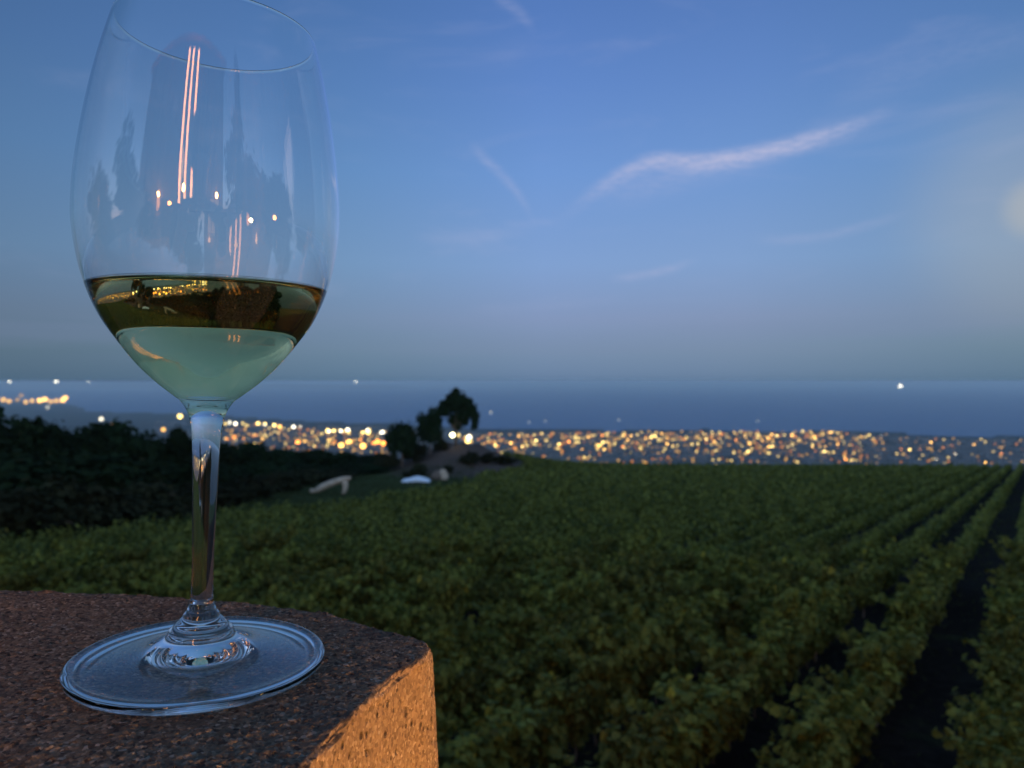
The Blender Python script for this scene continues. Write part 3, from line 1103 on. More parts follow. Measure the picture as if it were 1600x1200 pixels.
def plant(name, x, y, top_py, width_m, var, label, cat, group, sink=0.1, rng_=random.Random(3)):
    x, y, width_m = x * K, y * K, width_m * K
    z = float(ground_h(x, y))
    top = -(top_py - 598) / 1198.0 * y
    H = max(top - z, 1.2)
    lowest = 1.25 if var in tree_var else 0.85
    tall = 0.95 if var in tree_var else 0.82
    sz = H / (lowest + tall)
    e_ = empty(name, (x, y, z - sink), label, cat, group, (0, 0, rng_.uniform(0, 6.28)))
    cm, tm = var
    for nm, me in (('crown', cm), ('trunk', tm)):
        ob = link(nm, me, e_)
        ob.scale = (width_m / 2, width_m / 2, sz)
        ob.location = (0, 0, lowest * sz)
    return e_


def at(px, y):
    return (px - 800) / 1198.0 * y


# (px, distance, top py, width m)
back_row = [(-50, 56, 625, 8), (-10, 55, 643, 7), (38, 57, 628, 5.0), (62, 60, 648, 6), (100, 62, 660, 5), (136, 64, 651, 5.5), (172, 66, 655, 5.5), (205, 68, 656, 5),
            (238, 72, 674, 5), (288, 74, 658, 3.8), (325, 78, 684, 6), (362, 84, 690, 6), (400, 88, 688, 6.5), (437, 90, 694, 6.5), (475, 94, 696, 6.5), (512, 98, 700, 6.5), (552, 102, 706, 6), (590, 104, 708, 6)]
rq = random.Random(21)
back_names = {2: 'rounded dark tree standing highest at the left of the wood', 9: 'small pointed dark tree against the sea just left of the glass stem'}
for i, (px, d, ty2, w) in enumerate(back_row):
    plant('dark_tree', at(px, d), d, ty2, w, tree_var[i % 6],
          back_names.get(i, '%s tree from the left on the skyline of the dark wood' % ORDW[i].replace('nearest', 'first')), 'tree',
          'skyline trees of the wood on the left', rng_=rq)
mid_row = [(-40, 41, 692, 6), (20, 41, 696, 6), (80, 43, 706, 6), (135, 45, 700, 6), (190, 47, 706, 5.5), (240, 50, 712, 5.5), (290, 54, 712, 5.5), (340, 63, 718, 6), (385, 68, 722, 6), (430, 74, 722, 6), (478, 82, 722, 6), (530, 90, 724, 6), (580, 96, 724, 6)]
for i, (px, d, ty2, w) in enumerate(mid_row):
    plant('dark_tree', at(px, d), d, ty2, w, tree_var[(i * 5 + 2) % 6],
          '%s dark tree from the left in the middle rank of the wood' % ORDW[i].replace('nearest', 'first'), 'tree', 'trees inside the wood on the left', rng_=rq)
front_row = [(-30, 30, 752, 4.2), (25, 30, 762, 4.0), (75, 31, 748, 4.0), (125, 32.5, 756, 4.0), (175, 34, 762, 3.8), (222, 36, 752, 4), (268, 39, 760, 4), (312, 43, 752, 4.2), (352, 49, 750, 4.2), (392, 56, 742, 4.6), (430, 64, 738, 4.6), (472, 72, 732, 5), (520, 80, 730, 5)]
for i, (px, d, ty2, w) in enumerate(front_row):
    plant('dark_shrub', at(px, d), d, ty2, w, bush_var[i % 4],
          '%s shrub from the left along the field edge of the wood' % ORDW[i].replace('nearest', 'first'), 'shrub', 'shrubs along the field edge of the wood', rng_=rq)

# trees on the mound
rng = np.random.default_rng(411)
cs_big = np.array([(0.0, 0, 3.6), (-0.7, .3, 3.1), (0.9, -.2, 3.1), (-1.7, 0, 2.2), (-1.1, .6, 2.4), (0.2, -.5, 2.5), (1.4, .2, 2.3), (2.2, .1, 1.7), (2.6, -.1, 0.9),
                   (2.7, 0, 0.1), (2.6, 0.1, -0.7), (-2.2, .3, 1.4), (-2.7, -.1, .7), (-0.4, 0, 1.5), (0.7, .4, 1.5), (1.6, -.3, 1.0), (-1.4, -.3, 1.3), (0.5, 0, 0.6), (-0.5, .2, 0.2), (1.2, .2, 0.0), (0.2, 0.2, -0.7), (-2.3, 0, 0.0), (0.0, 0, 4.1), (1.9, 0, 2.7)])
rcs = np.array([.85, .8, .75, .75, .8, .9, .8, .75, .7, .55, .4, .65, .6, .85, .9, .7, .7, .8, .75, .7, .6, .5, .5, .5])
n = 7500
wh = rng.integers(0, len(cs_big), n)
a = rng.normal(size=(n, 3))
a /= np.linalg.norm(a, axis=1, keepdims=True)
P = cs_big[wh] + a * (rcs[wh] * rng.random(n) ** 0.5 * np.where(rng.random(n) < 0.15, rng.uniform(1.0, 1.6, n), 0.93))[:, None]
V_, F_, tint = leaves(P, a + rng.normal(size=(n, 3)) * 0.5, 0.30 * rng.uniform(.6, 1.3, n), rng, QUAD, QUAD_F)
by = 104.0 * K
bz = float(ground_h(at(712, by), by))
cz = -(660 - 598) / 1198.0 * by            # crown origin
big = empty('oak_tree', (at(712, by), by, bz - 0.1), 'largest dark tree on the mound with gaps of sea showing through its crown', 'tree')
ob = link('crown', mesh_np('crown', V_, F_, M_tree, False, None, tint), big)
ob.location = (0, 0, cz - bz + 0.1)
ob.scale = (0.98 * K, K, K)
mb = MB()
dzc = cz - bz + 0.1
mb.tube([(0, 0, -0.3), (0.1, 0, dzc * 0.5), (0.0, 0, dzc), (0.1, 0, dzc + 3.0)], [0.46, 0.36, 0.28, 0.09], 10)
for c_ in cs_big[[0, 3, 6, 8, 11, 12, 15, 4, 16]]:
    mb.tube([(0.05, 0, dzc * 0.55), (c_[0] * 0.45 * K, c_[1] * 0.4, dzc + c_[2] * 0.35), (c_[0] * K, c_[1], dzc + c_[2] * K)], [0.17, 0.11, 0.04], 7)
link('trunk', mesh_np('trunk', mb.v, mb.f, M_bark, True), big)
plant('small_tree', at(628, 98), 98, 646, 4.3, tree_var[1], 'dense rounded dark tree at the left foot of the mound', 'tree', None, rng_=rq)
plant('small_tree', at(672, 101), 101, 630, 3.6, tree_var[3], 'slim dark tree close left of the largest tree on the mound', 'tree', None, rng_=rq)
plant('small_shrub', at(648, 99), 99, 690, 3.4, bush_var[1], 'low dark shrub between the two smaller trees by the mound', 'shrub', None, rng_=rq)
plant('small_shrub', at(690, 102), 102, 684, 2.4, bush_var[2], 'low dark shrub at the foot of the largest tree', 'shrub', None, rng_=rq)
plant('small_shrub', at(604, 97), 97, 703, 3.2, bush_var[0], 'low dark shrub left of the rounded tree by the mound', 'shrub', None, rng_=rq)

for k, (px, d, ty2, w) in enumerate(((655, 90, 722, 2.2), (735, 96, 706, 2.6), (762, 98, 708, 2.8), (700, 91, 728, 1.8), (640, 88, 735, 2.0), (790, 99, 712, 2.6))):
    plant('mound_shrub', at(px, d), d, ty2, w, bush_var[k % 4], ['low scrub bush on the left flank of the mound above the tarpaulin', 'low scrub bush on the mound just right of the yard lamp', 'low scrub bush on the mound crest, second from its right end', 'low scrub bush low on the front of the mound', 'leftmost low scrub bush at the foot of the mound', 'rightmost low scrub bush on the mound crest'][k], 'shrub', 'scrub bushes on the mound', rng_=rq)

# yard lamp on the mound
M_pole = noisy('grey_metal', (0.18, 0.18, 0.18, 1), (0.25, 0.25, 0.24, 1), 5, 0.5)
ly = 101.5 * K
lx = at(707, ly)
lz = float(ground_h(lx, ly))
ltop = -(682 - 598) / 1198.0 * ly
lamp = empty('yard_lamp', (lx, ly, lz), 'bright white yard lamp glowing at the foot of the largest tree', 'lamp')
MB().tube([(0, 0, -0.2), (0, 0, ltop - lz - 0.2)], [0.05, 0.04], 8).build('post', M_pole, lamp)
MB().lathe([(0.12, -0.5), (0.44, -0.25), (0.55, 0), (0.44, 0.3), (0.12, 0.5)], 16, (0, 0, ltop - lz)).build('lamp_globe', emit('yard_lamp_glow', (1.0, 0.93, 0.50), 9.0), lamp, True)

# pale fallen trunk in the field
M_pale = noisy('bleached_wood', (0.36, 0.27, 0.18, 1), (0.50, 0.40, 0.29, 1), 2.5, 0.9, 0.02)
fy = 62.0 * K
fxp = at(515, fy)
fz = float(ground_h(fxp, fy))
ft = empty('fallen_trunk', (fxp, fy, fz), 'pale beige fallen trunk arching out of the green field left of the white tarpaulin', 'log')
MB().tube([(-1.30, 0.1, 0.15), (-1.0, 0, 0.45), (-0.5, 0, 0.85), (0.2, 0, 1.25), (0.9, 0, 1.55), (1.45, 0, 1.75), (1.75, 0, 1.85)], [0.20, 0.30, 0.36, 0.36, 0.34, 0.27, 0.14], 12).build('trunk', M_pale, ft, True)
ft.scale = (0.97 * K, 0.9 * K, 0.72 * K)
MB().tube([(1.2, 0, 1.6), (1.32, -0.1, 1.05), (1.30, -0.2, 0.4), (1.15, -0.2, 0.0)], [0.26, 0.24, 0.20, 0.16], 10).build('branch', M_pale, ft, True)
rk = MB().lathe([(0.12, -0.05), (0.30, 0.08), (0.34, 0.25), (0.24, 0.42), (0.08, 0.48)], 10)
bo = rk.build('boulder', M_pale, None, True)
bo.scale = (1.4, 1.4, 1.3)
bo.location = (fxp - 2.5, fy - 0.1, fz + 0.15)
bo.rotation_euler = (0.2, 0.3, 1)
tag(bo, 'rounded pale beige boulder beside the low end of the fallen trunk', 'boulder')

# white tarpaulin
M_tarp = noisy('white_tarp', (0.62, 0.68, 0.74, 1), (0.78, 0.82, 0.84, 1), 3.0, 0.55, 0.02)
ty0 = 80.0 * K
txp = at(650, ty0)
tz = float(ground_h(txp, ty0))
nu, nv = 36, 20
uu, vv = np.meshgrid(np.linspace(-1, 1, nu), np.linspace(-1, 1, nv), indexing='ij')
hh = np.sqrt(np.clip(1 - uu ** 4, 0, 1)) * np.sqrt(np.clip(1 - vv ** 4, 0, 1)) * (0.85 + 0.25 * np.sin(uu * 4 + 1) + 0.12 * np.sin(vv * 7 + uu * 5))
Pt = np.c_[(uu * 2.6).ravel(), (vv * 1.4).ravel(), hh.ravel() * 0.8 + 0.2]
ii = np.arange(nu * nv).reshape(nu, nv)
F = np.stack([ii[:-1, :-1], ii[1:, :-1], ii[1:, 1:], ii[:-1, 1:]], -1).reshape(-1, 4)
tp = link('tarpaulin', mesh_np('tarpaulin', Pt, F, M_tarp, True))
tp.location = (txp, ty0, tz)
md = tp.modifiers.new('thick', 'SOLIDIFY')
md.thickness = 0.03
tag(tp, 'white tarpaulin draped over a low heap below the mound', 'tarpaulin')
st_y = 84.0 * K
for k, (px, w, h) in enumerate(((683, 1.0, 0.7), (692, 0.8, 0.85))):
    b_ = MB().lathe([(0.5 * w, -0.1), (0.62 * w, 0.2), (0.5 * w, 0.6 * h + 0.1), (0.2 * w, h + 0.2)], 9).build('field_stone', M_pale if k else M_bark, None, False)
    b_.location = (at(px, st_y), st_y, float(ground_h(at(px, st_y), st_y)) + 0.25)
    b_.scale = (1.3 * K, 0.8 * K, K)
    tag(b_, ('pale stone lying to the right of the white tarpaulin' if k else 'dark brown stone between the tarpaulin and a pale stone'), 'stone')

# ------------------------------------------------------------------ far city, lights and boats
SEA = -600.0


def place(px, py, h=6.0):
    y = (596.0 - h) / ((py - 598.0) / 1198.0)
    return at(px, y), y


M_city = noisy('city_walls', (0.05, 0.045, 0.04, 1), (0.13, 0.115, 0.10, 1), 0.01, 0.9, coord='Object')
rng = np.random.default_rng(900)
mb = MB()
for k in range(2600):
    px = rng.uniform(620, 1640) if rng.random() < 0.72 else rng.uniform(240, 640)
    edge_y = np.interp(px, [240, 420, 600, 760, 1300, 1500, 1640], [662, 664, 672, 679, 680, 688, 690])
    py = edge_y + rng.beta(1.0, 1.5) * (740 - edge_y)
    x, y = place(px, py)
    w, d, h = rng.uniform(12, 46), rng.uniform(12, 40), rng.uniform(7, 26)
    z0 = float(ground_h(x, y)) - 3
    a_ = rng.uniform(0, 0.6)
    mb.box(-w, w, -d, d, 0, h + 3, Matrix.Translation((x, y, z0)) @ Matrix.Rotation(a_, 4, 'Z'))
cb = mb.build('city_buildings', M_city)
tag(cb, 'far low city buildings packed along the coastal plain behind the vineyard', 'buildings', None, 'stuff')

MBULB = {}
for nm, col in (('orange', (1.0, 0.33, 0.045)), ('amber', (1.0, 0.52, 0.10)), ('yellow', (1.0, 0.70, 0.20)), ('white', (1.0, 0.90, 0.66))):
    for lev, st_ in (('bright', 5.5), ('mid', 2.4), ('dim', 1.0), ('far', 14.0)):
        MBULB[nm, lev] = emit('lamp_%s_%s' % (nm, lev), col, st_, False)
bulb_prof = [(0.35, -0.9), (0.8, -0.5), (1.0, 0.0), (0.8, 0.5), (0.35, 0.9)]
BM = {}
for key, mt_ in MBULB.items():
    mb = MB().lathe(bulb_prof, 10)
    BM[key] = mesh_np('city_lamp', mb.v, mb.f, mt_, True)


def bulb(px, py, pr, col, lev, label, group):
    """pr: radius in photo pixels, the lamp stands on the plain where the photo's ray meets it"""
    x, y = place(px, py)
    r = pr / 1198.0 * y
    z0 = float(ground_h(x, y)) if y < 60000 else SEA
    o_ = link('city_light', BM[col, lev])
    o_.location = (x, y, max(z0, SEA) + r)
    o_.scale = (r, r, r)
    tag(o_, label, 'city light', group)


rb = random.Random(99)
count = 0
GL = {'orange': 'orange', 'amber': 'amber', 'yellow': 'pale yellow', 'white': 'whitish'}


def city(px0, px1, n, ys, prs, cols, where, levs=('bright', 'mid')):
    global count
    for _ in range(n):
        px = rb.uniform(px0, px1)
        py = ys(px)
        col = rb.choice(cols)
        lev = rb.choice(levs)
        bulb(px, py, rb.uniform(*prs), col, lev, '%s round light glowing in %s' % (GL[col], where), '%s lights in %s' % (GL[col], where))
        count += 1


coast_y = lambda px: np.interp(px, [240, 420, 600, 720, 1000, 1300, 1500, 1640], [662, 668, 678, 682, 678, 677, 689, 690])
# measured bright clusters
main = 'the coastal city right of the mound'
city(730, 1000, 62, lambda px: coast_y(px) + rb.betavariate(1.1, 1.4) * 42 + 1, (1.1, 2.3), ['amber', 'yellow', 'yellow', 'orange', 'amber'], main)
city(1000, 1330, 84, lambda px: coast_y(px) + rb.betavariate(1.0, 1.35) * 50, (1.0, 2.2), ['amber', 'yellow', 'yellow', 'orange', 'amber'], main)
city(1330, 1620, 40, lambda px: coast_y(px) + rb.uniform(2, 42), (1.0, 2.1), ['amber', 'white', 'yellow', 'orange'], 'the thinner part of the city at the far right')
mid_w = 'the strip of town between glass stem and mound'
city(352, 480, 12, lambda px: np.interp(px, [352, 480], [666, 674]) + rb.uniform(-2, 2), (2.2, 3.4), ['yellow', 'white', 'amber'], mid_w)
city(500, 608, 14, lambda px: 680 + rb.uniform(-2.5, 3), (2.2, 3.4), ['yellow', 'white'], mid_w)
city(352, 605, 16, lambda px: np.interp(px, [352, 605], [688, 700]) + rb.uniform(-6, 4), (2.0, 3.0), ['orange', 'amber', 'orange'], mid_w, ('mid', 'dim'))
for (px, py, r, col, lev) in ((533, 704, 4.4, 'amber', 'bright'), (545, 699, 4.4, 'amber', 'bright'), (567, 705, 4.6, 'amber', 'bright'), (590, 698, 4.0, 'orange', 'bright'),
                              (599, 700, 3.8, 'orange', 'bright'), (465, 699, 3.8, 'orange', 'bright'), (366, 691, 3.8, 'orange', 'mid'), (585, 700, 3.4, 'orange', 'bright')):
    bulb(px, py, r, col, lev, 'large orange light low in the strip of town between glass stem and mound', 'large orange lights left of the mound')
    count += 1
for (px, py, r, col, lev, lb) in ((281, 657, 4, 'yellow', 'bright', 'lone pale yellow light touching the left of the glass neck'),
                                  (255, 678, 3.6, 'amber', 'mid', 'lone amber light low among the dark trees left of the glass stem'),
                                  (158, 661, 3.4, 'white', 'mid', 'pale grey light above the dark trees at the left'),
                                  (174, 670, 3, 'amber', 'dim', 'faint amber light in the dark trees at the left'),
                                  (716, 686, 3.2, 'yellow', 'mid', 'pale yellow light just right of the bright yard lamp'),
                                  (731, 696, 4.2, 'yellow', 'bright', 'big pale yellow light low at the left end of the city'),
                                  (733, 690, 4.0, 'white', 'bright', 'big whitish light at the left end of the city'),
                                  (74, 642, 3.0, 'white', 'dim', 'dim white light under the cluster on the left headland')):
    bulb(px, py, r, col, lev, lb, None)
    count += 1
for (px, py, r, lev) in ((5, 631, 4, 'mid'), (14, 633, 3.5, 'mid'), (27, 630, 3.2, 'dim'), (33, 623, 3.4, 'dim'), (40, 634, 3.4, 'mid'), (50, 632, 3.4, 'mid'), (62, 632, 4, 'bright'), (70, 630, 4, 'bright'),
                         (79, 633, 3.4, 'mid'), (88, 632, 3.6, 'mid'), (98, 631, 4, 'bright'), (102, 627, 3.8, 'bright')):
    bulb(px, py, r, 'amber', lev, 'amber light in the cluster on the far left headland', 'lights on the left headland')
    count += 1
print('city lights', count)
# countless dimmer lights between them
rng = np.random.default_rng(31)
parts = {}
for k in range(1700):
    px = rng.uniform(720, 1380) if rng.random() < 0.72 else rng.uniform(1380, 1640) if rng.random() < 0.30 else rng.uniform(350, 610)
    py = coast_y(px) + (rng.beta(1.0, 1.4) * 54)
    x, y = place(px, py)
    key = ['orange', 'amber', 'yellow', 'amber'][rng.integers(0, 4)]
    r = rng.uniform(1.0, 2.1) / 1198 * y
    parts.setdefault(key, MB()).lathe([(a_ * r, b_ * r) for a_, b_ in bulb_prof], 6, (x, y, float(ground_h(x, y)) + r))
Vall, Fall, mi = [], [], []
mats = []
for key, m_ in parts.items():
    o_ = len(Vall)
    Vall += m_.v
    Fall += [tuple(o_ + i for i in f) for f in m_.f]
    mi += [len(mats)] * len(m_.f)
    mats.append(MBULB[key, 'mid' if key == 'yellow' else 'dim'])
cl = link('dim_city_lights', mesh_np('dim_city_lights', Vall, Fall, mats, True, mi))
tag(cl, 'countless faint lights scattered through the far coastal city', 'city lights', None, 'stuff')

# far shore lights on the horizon at the left, and the boats
M_hull = noisy('white_hull', (0.7, 0.7, 0.68, 1), (0.8, 0.8, 0.78, 1), 0.05, 0.4)


def boat(px, py, L, label, lightr, col, lev, group=None, y=None, z=SEA):
    if y is None:
        y = 600.0 / ((py - 598.0) / 1198.0)
    x = at(px, y)
    e_ = empty('boat', (x, y, z), label, 'boat', group, (0, 0, random.uniform(-0.3, 0.3)))
    v, f = [], []
    hw, hh_ = L * 0.13, L * 0.10
    secs = [(-0.5, 0.8, 0.9), (-0.25, 1.0, 0.85), (0.1, 1.0, 0.9), (0.35, 0.6, 1.05), (0.5, 0.03, 1.25)]
    for sx, w, h in secs:
        v += [(sx * L, -hw * w, h * hh_), (sx * L, -hw * w * 0.55, 0), (sx * L, hw * w * 0.55, 0), (sx * L, hw * w, h * hh_)]
    for i in range(len(secs) - 1):
        a_ = i * 4
        for j in range(3):
            f.append((a_ + j, a_ + j + 1, a_ + 5 + j, a_ + 4 + j))
        f.append((a_ + 3, a_, a_ + 4, a_ + 7))
    f.append((0, 3, 2, 1))
    f.append((16, 17, 18, 19))
    link('hull', mesh_np('hull', v, f, M_hull), e_)
    MB().box(-0.3 * L, 0.1 * L, -hw * 0.7, hw * 0.7, hh_ * 0.9, hh_ * 2.0).box(-0.2 * L, 0.02 * L, -hw * 0.5, hw * 0.5, hh_ * 2.0, hh_ * 2.8).build('cabin', M_hull, e_)
    r = lightr / 1198 * y
    ob = link('deck_light', BM[col, lev], e_)
    ob.scale = (r, r, r)
    ob.location = (0, 0, hh_ * 2.8 + r)


boat(1407, 600, 260, 'lit white ship far out on the horizon at the right', 3.0, 'white', 'far', y=60000.0)
boat(767, 650, 95, 'small white motor boat on the sea just right of the largest tree', 1.6, 'white', 'dim')
boat(827, 664, 70, 'small pale boat near the shore, left one of the close pair', 0.9, 'white', 'dim')
boat(852, 662, 70, 'small pale boat near the shore, right one of the close pair', 0.9, 'white', 'dim')
boat(967, 660, 80, 'small pale boat off the middle of the lit city', 0.9, 'white', 'dim')
boat(1184, 662, 80, 'small pale boat off the right part of the lit city', 0.8, 'white', 'dim')
for (px, r, lev, lb) in ((15, 2.4, 'mid', 'whitish light on the horizon at the far left edge'), (88, 2.6, 'mid', 'broad pale light on the horizon left of the wine glass'),
                         (138, 1.2, 'dim', 'faint light on the horizon close to the left side of the bowl'), (556, 2.0, 'mid', 'pinkish white light on the horizon just right of the wine glass')):
    y = 60000.0
    o_ = link('shore_light', BM['white', 'far'])
    rr2 = r / 1198 * y
    o_.location = (at(px, y), y, SEA + 560 + rr2 * 0)
    o_.scale = (rr2 * (1.5 if px == 88 else 1), rr2, rr2 * 0.7)
    tag(o_, lb, 'light')
# low far coast that carries them
n = 80
xs = np.linspace(-70000, -9000, n)
hts = 250 + 620 * np.clip((-xs - 9000) / 30000, 0, 1) * (0.7 + 0.3 * np.sin(xs / 6000.0))
hts[0] = hts[-1] = 5
Vv, Fv = [], []
for x, h in zip(xs, hts):
    Vv += [(x, 61000, SEA - 5), (x, 64000, SEA + h), (x, 72000, SEA - 5)]
for i in range(n - 1):
    a_ = i * 3
    Fv += [(a_, a_ + 3, a_ + 4, a_ + 1), (a_ + 1, a_ + 4, a_ + 5, a_ + 2)]
M_farland = noisy('far_coast_rock', (0.10, 0.12, 0.12, 1), (0.16, 0.17, 0.16, 1), 0.0005, 0.95)
fc = link('far_coast', mesh_np('far_coast', Vv, Fv, M_farland, True))
tag(fc, 'low far coast across the water at the left', None, None, 'structure')

# ------------------------------------------------------------------ behind the camera: house, lamps, trees, photographer
M_house = noisy('ochre_render', (0.16, 0.11, 0.08, 1), (0.24, 0.17, 0.13, 1), 1.2, 0.9, 0.01)
M_tile = noisy('roof_tile', (0.22, 0.10, 0.06, 1), (0.34, 0.17, 0.10, 1), 3, 0.85, 0.02)
M_frame = noisy('dark_wood', (0.07, 0.045, 0.03, 1), (0.12, 0.08, 0.05, 1), 8, 0.6)
M_streak = emit('streak_strip', (1.0, 0.40, 0.14), 22.0)  # tall glow strips, added for the orange streaks mirrored in the bowl
M_litwin = emit('lit_window', (1.0, 0.50, 0.20), 1.6)
hx, hy, hz = -1.0, -7.0, -1.40
house = empty('farmhouse', (hx, hy, hz), 'ochre farmhouse with lit windows behind the terrace, mirrored in the glass', 'house')
MB().box(-5, 5, -6, 0, 0, 8.4).build('wall', M_house, house)
rb_ = MB()
rb_.v = [(-5.4, -6.4, 8.403), (5.4, -6.4, 8.403), (5.4, 0.4, 8.403), (-5.4, 0.4, 8.403), (-5.4, -3, 10.3), (5.4, -3, 10.3)]
rb_.f = [(0, 3, 2, 1), (3, 4, 5, 2), (0, 1, 5, 4), (0, 4, 3), (1, 2, 5)]
rb_.build('roof', M_tile, house)
for k_, sx_ in enumerate((0.25, 0.80, 1.45)):  # added frames and glow strips, stretched tall to mirror as streaks
    sl = MB().box(sx_ - 0.15, sx_ + 0.15, 0.003, 0.05, 0.9, 8.2).build('window', M_frame, house)
    MB().box(sx_ - 0.11, sx_ + 0.11, 0.052, 0.06, 1.0, 8.1).build('pane', M_streak, sl)
for wx in (-3.6, 2.4, 3.9):
    fr = MB().box(wx - 0.62, wx + 0.62, 0.003, 0.09, 0.95, 2.55).build('window', M_frame, house)
    MB().box(wx - 0.5, wx - 0.04, 0.092, 0.11, 1.08, 2.42).box(wx + 0.04, wx + 0.5, 0.092, 0.11, 1.08, 2.42).build('pane', M_litwin, fr)
dr = MB().box(-1.7, -0.6, 0.003, 0.08, 0, 2.3).build('door', M_frame, house)
MB().lathe([(0.02, -0.02), (0.03, 0.0), (0.02, 0.02)], 8, (-0.72, 0.11, 1.05)).build('handle', M_pole, dr)

M_lantern = emit('lantern_flame', (1.0, 0.50, 0.16), 4300.0)
M_lantern2 = emit('candle_lantern_flame', (1.0, 0.36, 0.06), 95.0)
M_wallbulb = emit('wall_lamp_bulb', (1.0, 0.46, 0.10), 330.0)


def lantern(x, y, z_floor, h, r, mat, label):
    g = max(0.075, r * 1.15)
    e_ = empty('lantern', (x, y, z_floor), label, 'lantern')
    MB().lathe([(0.11, 0), (0.11, 0.03), (0.03, 0.06), (0.022, h - g * 1.3 - 0.06), (g, h - g * 1.3 - 0.02), (g, h - g * 1.3)], 12).build('post', M_frame, e_)
    c_ = MB()
    for sx, sy in ((-1, -1), (1, -1), (1, 1), (-1, 1)):
        c_.box(sx * g - 0.004, sx * g + 0.004, sy * g - 0.004, sy * g + 0.004, h - g * 1.3, h + g * 1.3)
    c_.build('cage', M_frame, e_)
    MB().lathe([(g * 1.3, h + g * 1.3 + 0.001), (g * 0.8, h + g * 1.3 + 0.04), (0.01, h + g * 1.3 + 0.08)], 12).build('cap', M_frame, e_)
    MB().lathe([(r * 0.3, h - r), (r * 0.8, h - r * 0.6), (r, h), (r * 0.8, h + r * 0.6), (r * 0.3, h + r)], 12).build('flame', mat, e_, True)


lantern(1.75, -1.15, -1.40, 1.30, 0.04, M_lantern, 'bright lantern on a short post at the right of the photographer')
lantern(3.4, -0.75, -1.40, 1.50, 0.11, M_lantern2, 'dim lantern on a post at the far right edge of the terrace')
lantern(-1.05, -4.0, -1.40, 1.75, 0.12, M_lantern2, 'dim lantern on a tall post to the left in front of the farmhouse')
lantern(0.03, -3.6, -1.40, 1.50, 0.10, M_lantern2, 'dim lantern on a post straight behind the photographer')
for k, (x, z) in enumerate(((-4.8, 2.7), (-2.6, 2.7), (0.0, 2.9), (3.4, 2.7))):
    e_ = empty('wall_lamp', (x - 0.3, hy + 0.02, hz + z), ['leftmost', 'second', 'third', 'rightmost'][k] + ' of the four orange lamps on the farmhouse front', 'wall lamp', 'lamps on the farmhouse front')
    MB().box(-0.05, 0.05, 0.0, 0.03, -0.08, 0.08).box(-0.012, 0.012, 0.03, 0.14, 0.03, 0.05).build('bracket', M_frame, e_)
    MB().lathe([(0.04, -0.17), (0.12, -0.10), (0.15, 0), (0.12, 0.10), (0.04, 0.17)], 14, (0, 0.22, 0)).build('bulb', M_wallbulb, e_, True)

for k, (x, y, h, w) in enumerate(((4.2, -4.5, 7.0, 1.3), (-6.5, -4.6, 5.6, 4.0), (7.8, -5.5, 6.0, 4.5), (-9.0, -1.0, 4.6, 4.5), (9.5, -1.5, 5.0, 4.5), (6.0, -6.8, 7.5, 3.2), (-4.4, -4.6, 3.7, 3.6), (4.9, -3.4, 3.5, 3.4), (6.6, -2.0, 3.5, 3.6), (-6.4, -1.4, 3.4, 3.4))):
    rng = np.random.default_rng(500 + k)
    cm, cs = crown_mesh('crown', rng, 1800, 1.0, 1.0, 0.16, M_tree, 16, cyp=(k == 0))
    e_ = empty('garden_tree', (x, y, -1.40), ('tall slim cypress beside the farmhouse', 'broad dark tree left of the farmhouse', 'broad dark tree right of the farmhouse', 'low dark tree at the far left end of the terrace', 'low dark tree at the far right end of the terrace', 'tall dark tree close against the right corner of the farmhouse', 'round dark bush tree in front of the left half of the farmhouse',
        'round dark bush tree in front of the slim cypress', 'round dark bush tree beside the right end lantern', 'round dark bush tree on the left side of the terrace')[k], 'tree')
    ob = link('crown', cm, e_)
    ob.scale = (w / 2, w / 2, h * 0.42)
    ob.location = (0, 0, h * 0.55)
    MB().tube([(0, 0, -0.1), (0, 0, h * 0.8)], [0.14, 0.04], 8).build('trunk', M_bark, e_)

# photographer
M_phone = noisy('phone_glass', (0.02, 0.02, 0.02, 1), (0.03, 0.03, 0.03, 1), 30, 0.15)
ph = MB().box(-0.078, 0.078, -0.034, -0.026, -0.030, 0.042)
pho = ph.build('smartphone', M_phone)
bv = pho.modifiers.new('bevel', 'BEVEL')
bv.width = 0.006
bv.segments = 3
tag(pho, 'black smartphone held sideways in both hands of the photographer', 'phone')

M_skin = noisy('skin', (0.42, 0.24, 0.17, 1), (0.50, 0.30, 0.21, 1), 10, 0.6)
M_cloth = noisy('dark_shirt', (0.03, 0.035, 0.05, 1), (0.05, 0.055, 0.07, 1), 14, 0.9)
M_trou = noisy('dark_trousers', (0.035, 0.035, 0.045, 1), (0.05, 0.05, 0.06, 1), 14, 0.9)
M_hair = noisy('brown_hair', (0.02, 0.013, 0.009, 1), (0.035, 0.022, 0.015, 1), 60, 0.6)
person = empty('person', (0.03, -0.385, -1.36), 'person in a dark shirt and trousers photographing the wine glass with both hands', 'person')


def skinned(name, vs, es, rs, mat, parent, sub=2, root=0):
    me = bpy.data.meshes.new(name)
    me.from_pydata(vs, es, [])
    me.materials.append(mat)
    ob = link(name, me, parent)
    m1 = ob.modifiers.new('skin', 'SKIN')
    if not me.skin_vertices:
        bpy.context.view_layer.objects.active = ob
    sk = me.skin_vertices[0].data
    for i, r in enumerate(rs):
        sk[i].radius = (r, r) if not isinstance(r, tuple) else r
    sk[root].use_root = True
    m1.use_smooth_shade = True
    m2 = ob.modifiers.new('sub', 'SUBSURF')
    m2.levels = sub
    m2.render_levels = sub
    return ob


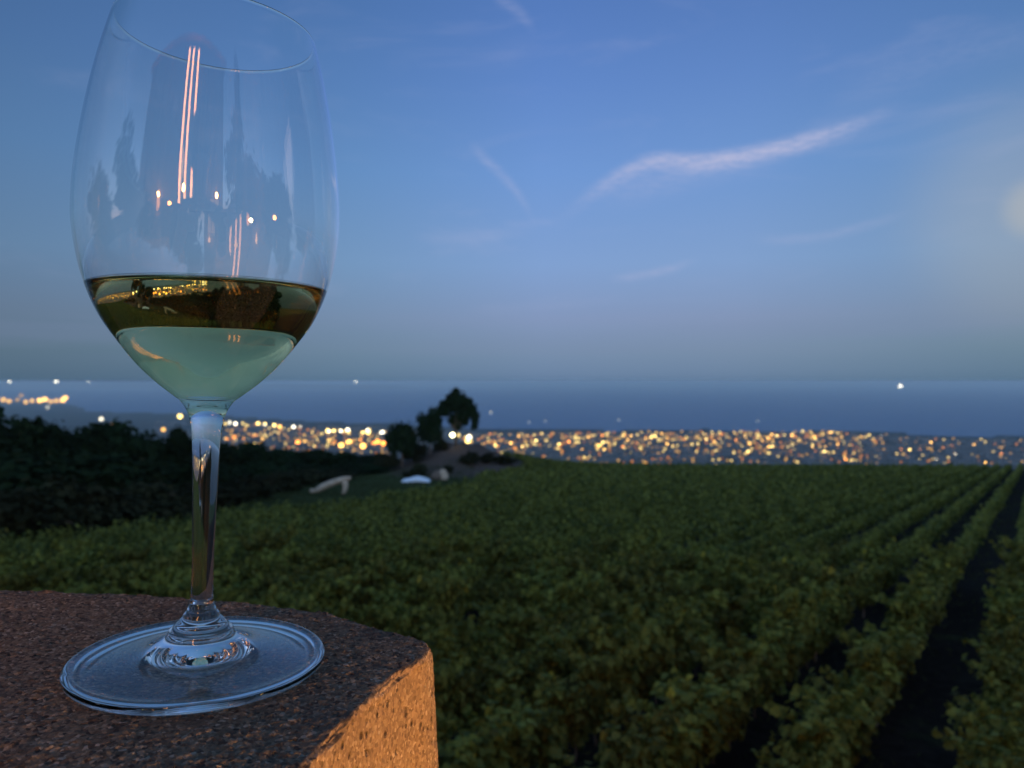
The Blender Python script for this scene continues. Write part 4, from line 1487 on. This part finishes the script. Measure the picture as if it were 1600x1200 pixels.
bv_ = [(0, 0, 0.95), (0, 0, 1.10), (0, 0.0, 1.28), (0, 0.0, 1.42), (0, 0.01, 1.50), (0, 0.03, 1.58), (0, 0.03, 1.70),
       (-0.17, 0, 1.40), (-0.25, 0.04, 1.17), (-0.13, 0.27, 1.37), (0.17, 0, 1.40), (0.22, 0.04, 1.17), (0.08, 0.27, 1.37),
       (-0.10, 0, 0.88), (-0.12, 0.02, 0.48), (-0.12, 0, 0.08), (-0.12, 0.14, 0.03), (0.10, 0, 0.88), (0.12, 0.02, 0.48), (0.12, 0, 0.08), (0.12, 0.14, 0.03),
       (-0.125, 0.34, 1.40), (0.065, 0.34, 1.40)]
be_ = [(0, 1), (1, 2), (2, 3), (3, 4), (4, 5), (5, 6), (3, 7), (7, 8), (8, 9), (3, 10), (10, 11), (11, 12), (0, 13), (13, 14), (14, 15), (15, 16), (0, 17), (17, 18), (18, 19), (19, 20), (9, 21), (12, 22)]
br_ = [(0.15, 0.11), (0.14, 0.10), (0.16, 0.11), (0.12, 0.09), 0.055, 0.075, 0.085, 0.06, 0.045, 0.032, 0.06, 0.045, 0.032, 0.09, 0.06, 0.04, 0.035, 0.09, 0.06, 0.04, 0.035, 0.035, 0.035]
skinned('body', bv_, be_, br_, M_skin, person)
sel = [0, 1, 2, 3, 7, 8, 10, 11]
mp_ = {s: i for i, s in enumerate(sel)}
grow = lambda r, d: (r[0] + d, r[1] + d) if isinstance(r, tuple) else r + d
skinned('shirt', [bv_[i] for i in sel], [(mp_[a_], mp_[b_]) for a_, b_ in be_ if a_ in mp_ and b_ in mp_], [grow(br_[i], 0.014) for i in sel], M_cloth, person)
sel = [0, 13, 14, 15, 17, 18, 19]
mp2_ = {s: i for i, s in enumerate(sel)}
skinned('trousers', [bv_[i] for i in sel], [(mp2_[a_], mp2_[b_]) for a_, b_ in be_ if a_ in mp2_ and b_ in mp2_], [grow(br_[i], 0.016) for i in sel], M_trou, person)
MB().lathe([(0.05, 0.10), (0.10, 0.04), (0.108, 0.0), (0.10, -0.05), (0.085, -0.10)][::-1], 18, (0, 0.005, 1.72)).build('hair', M_hair, person, True)
for s in (-1, 1):
    def hp(x, y, z):
        return (s * x - 0.03, y - 0.13, z + 0.15)
    for k in range(4):
        z = 1.225 + k * 0.018
        skinned('finger', [hp(0.098, 0.47, z), hp(0.10, 0.505, z), hp(0.085, 0.535, z), hp(0.062, 0.54, z)], [(0, 1), (1, 2), (2, 3)], [0.010, 0.009, 0.008, 0.007], M_skin, person, 1)
    skinned('thumb', [hp(0.09, 0.465, 1.235), hp(0.075, 0.49, 1.222), hp(0.055, 0.507, 1.235)], [(0, 1), (1, 2)], [0.012, 0.010, 0.009], M_skin, person, 1)

# ------------------------------------------------------------------ evening haze over the plain and the sea
mt = bpy.data.materials.new('evening_haze')
mt.use_nodes = True
t = NT(mt.node_tree)
pv = t.n('ShaderNodeVolumePrincipled')
pv.inputs['Color'].default_value = (0.78, 0.95, 1.0, 1)
pv.inputs['Density'].default_value = HAZE
o = t.n('ShaderNodeOutputMaterial')
t.put(o.inputs[1], pv)
hzb = MB().box(-340000, 340000, -70000, 340000, -646.0, 12.5).build('haze', mt)
tag(hzb, 'thin blue evening haze over the plain and the sea', None, None, 'stuff')
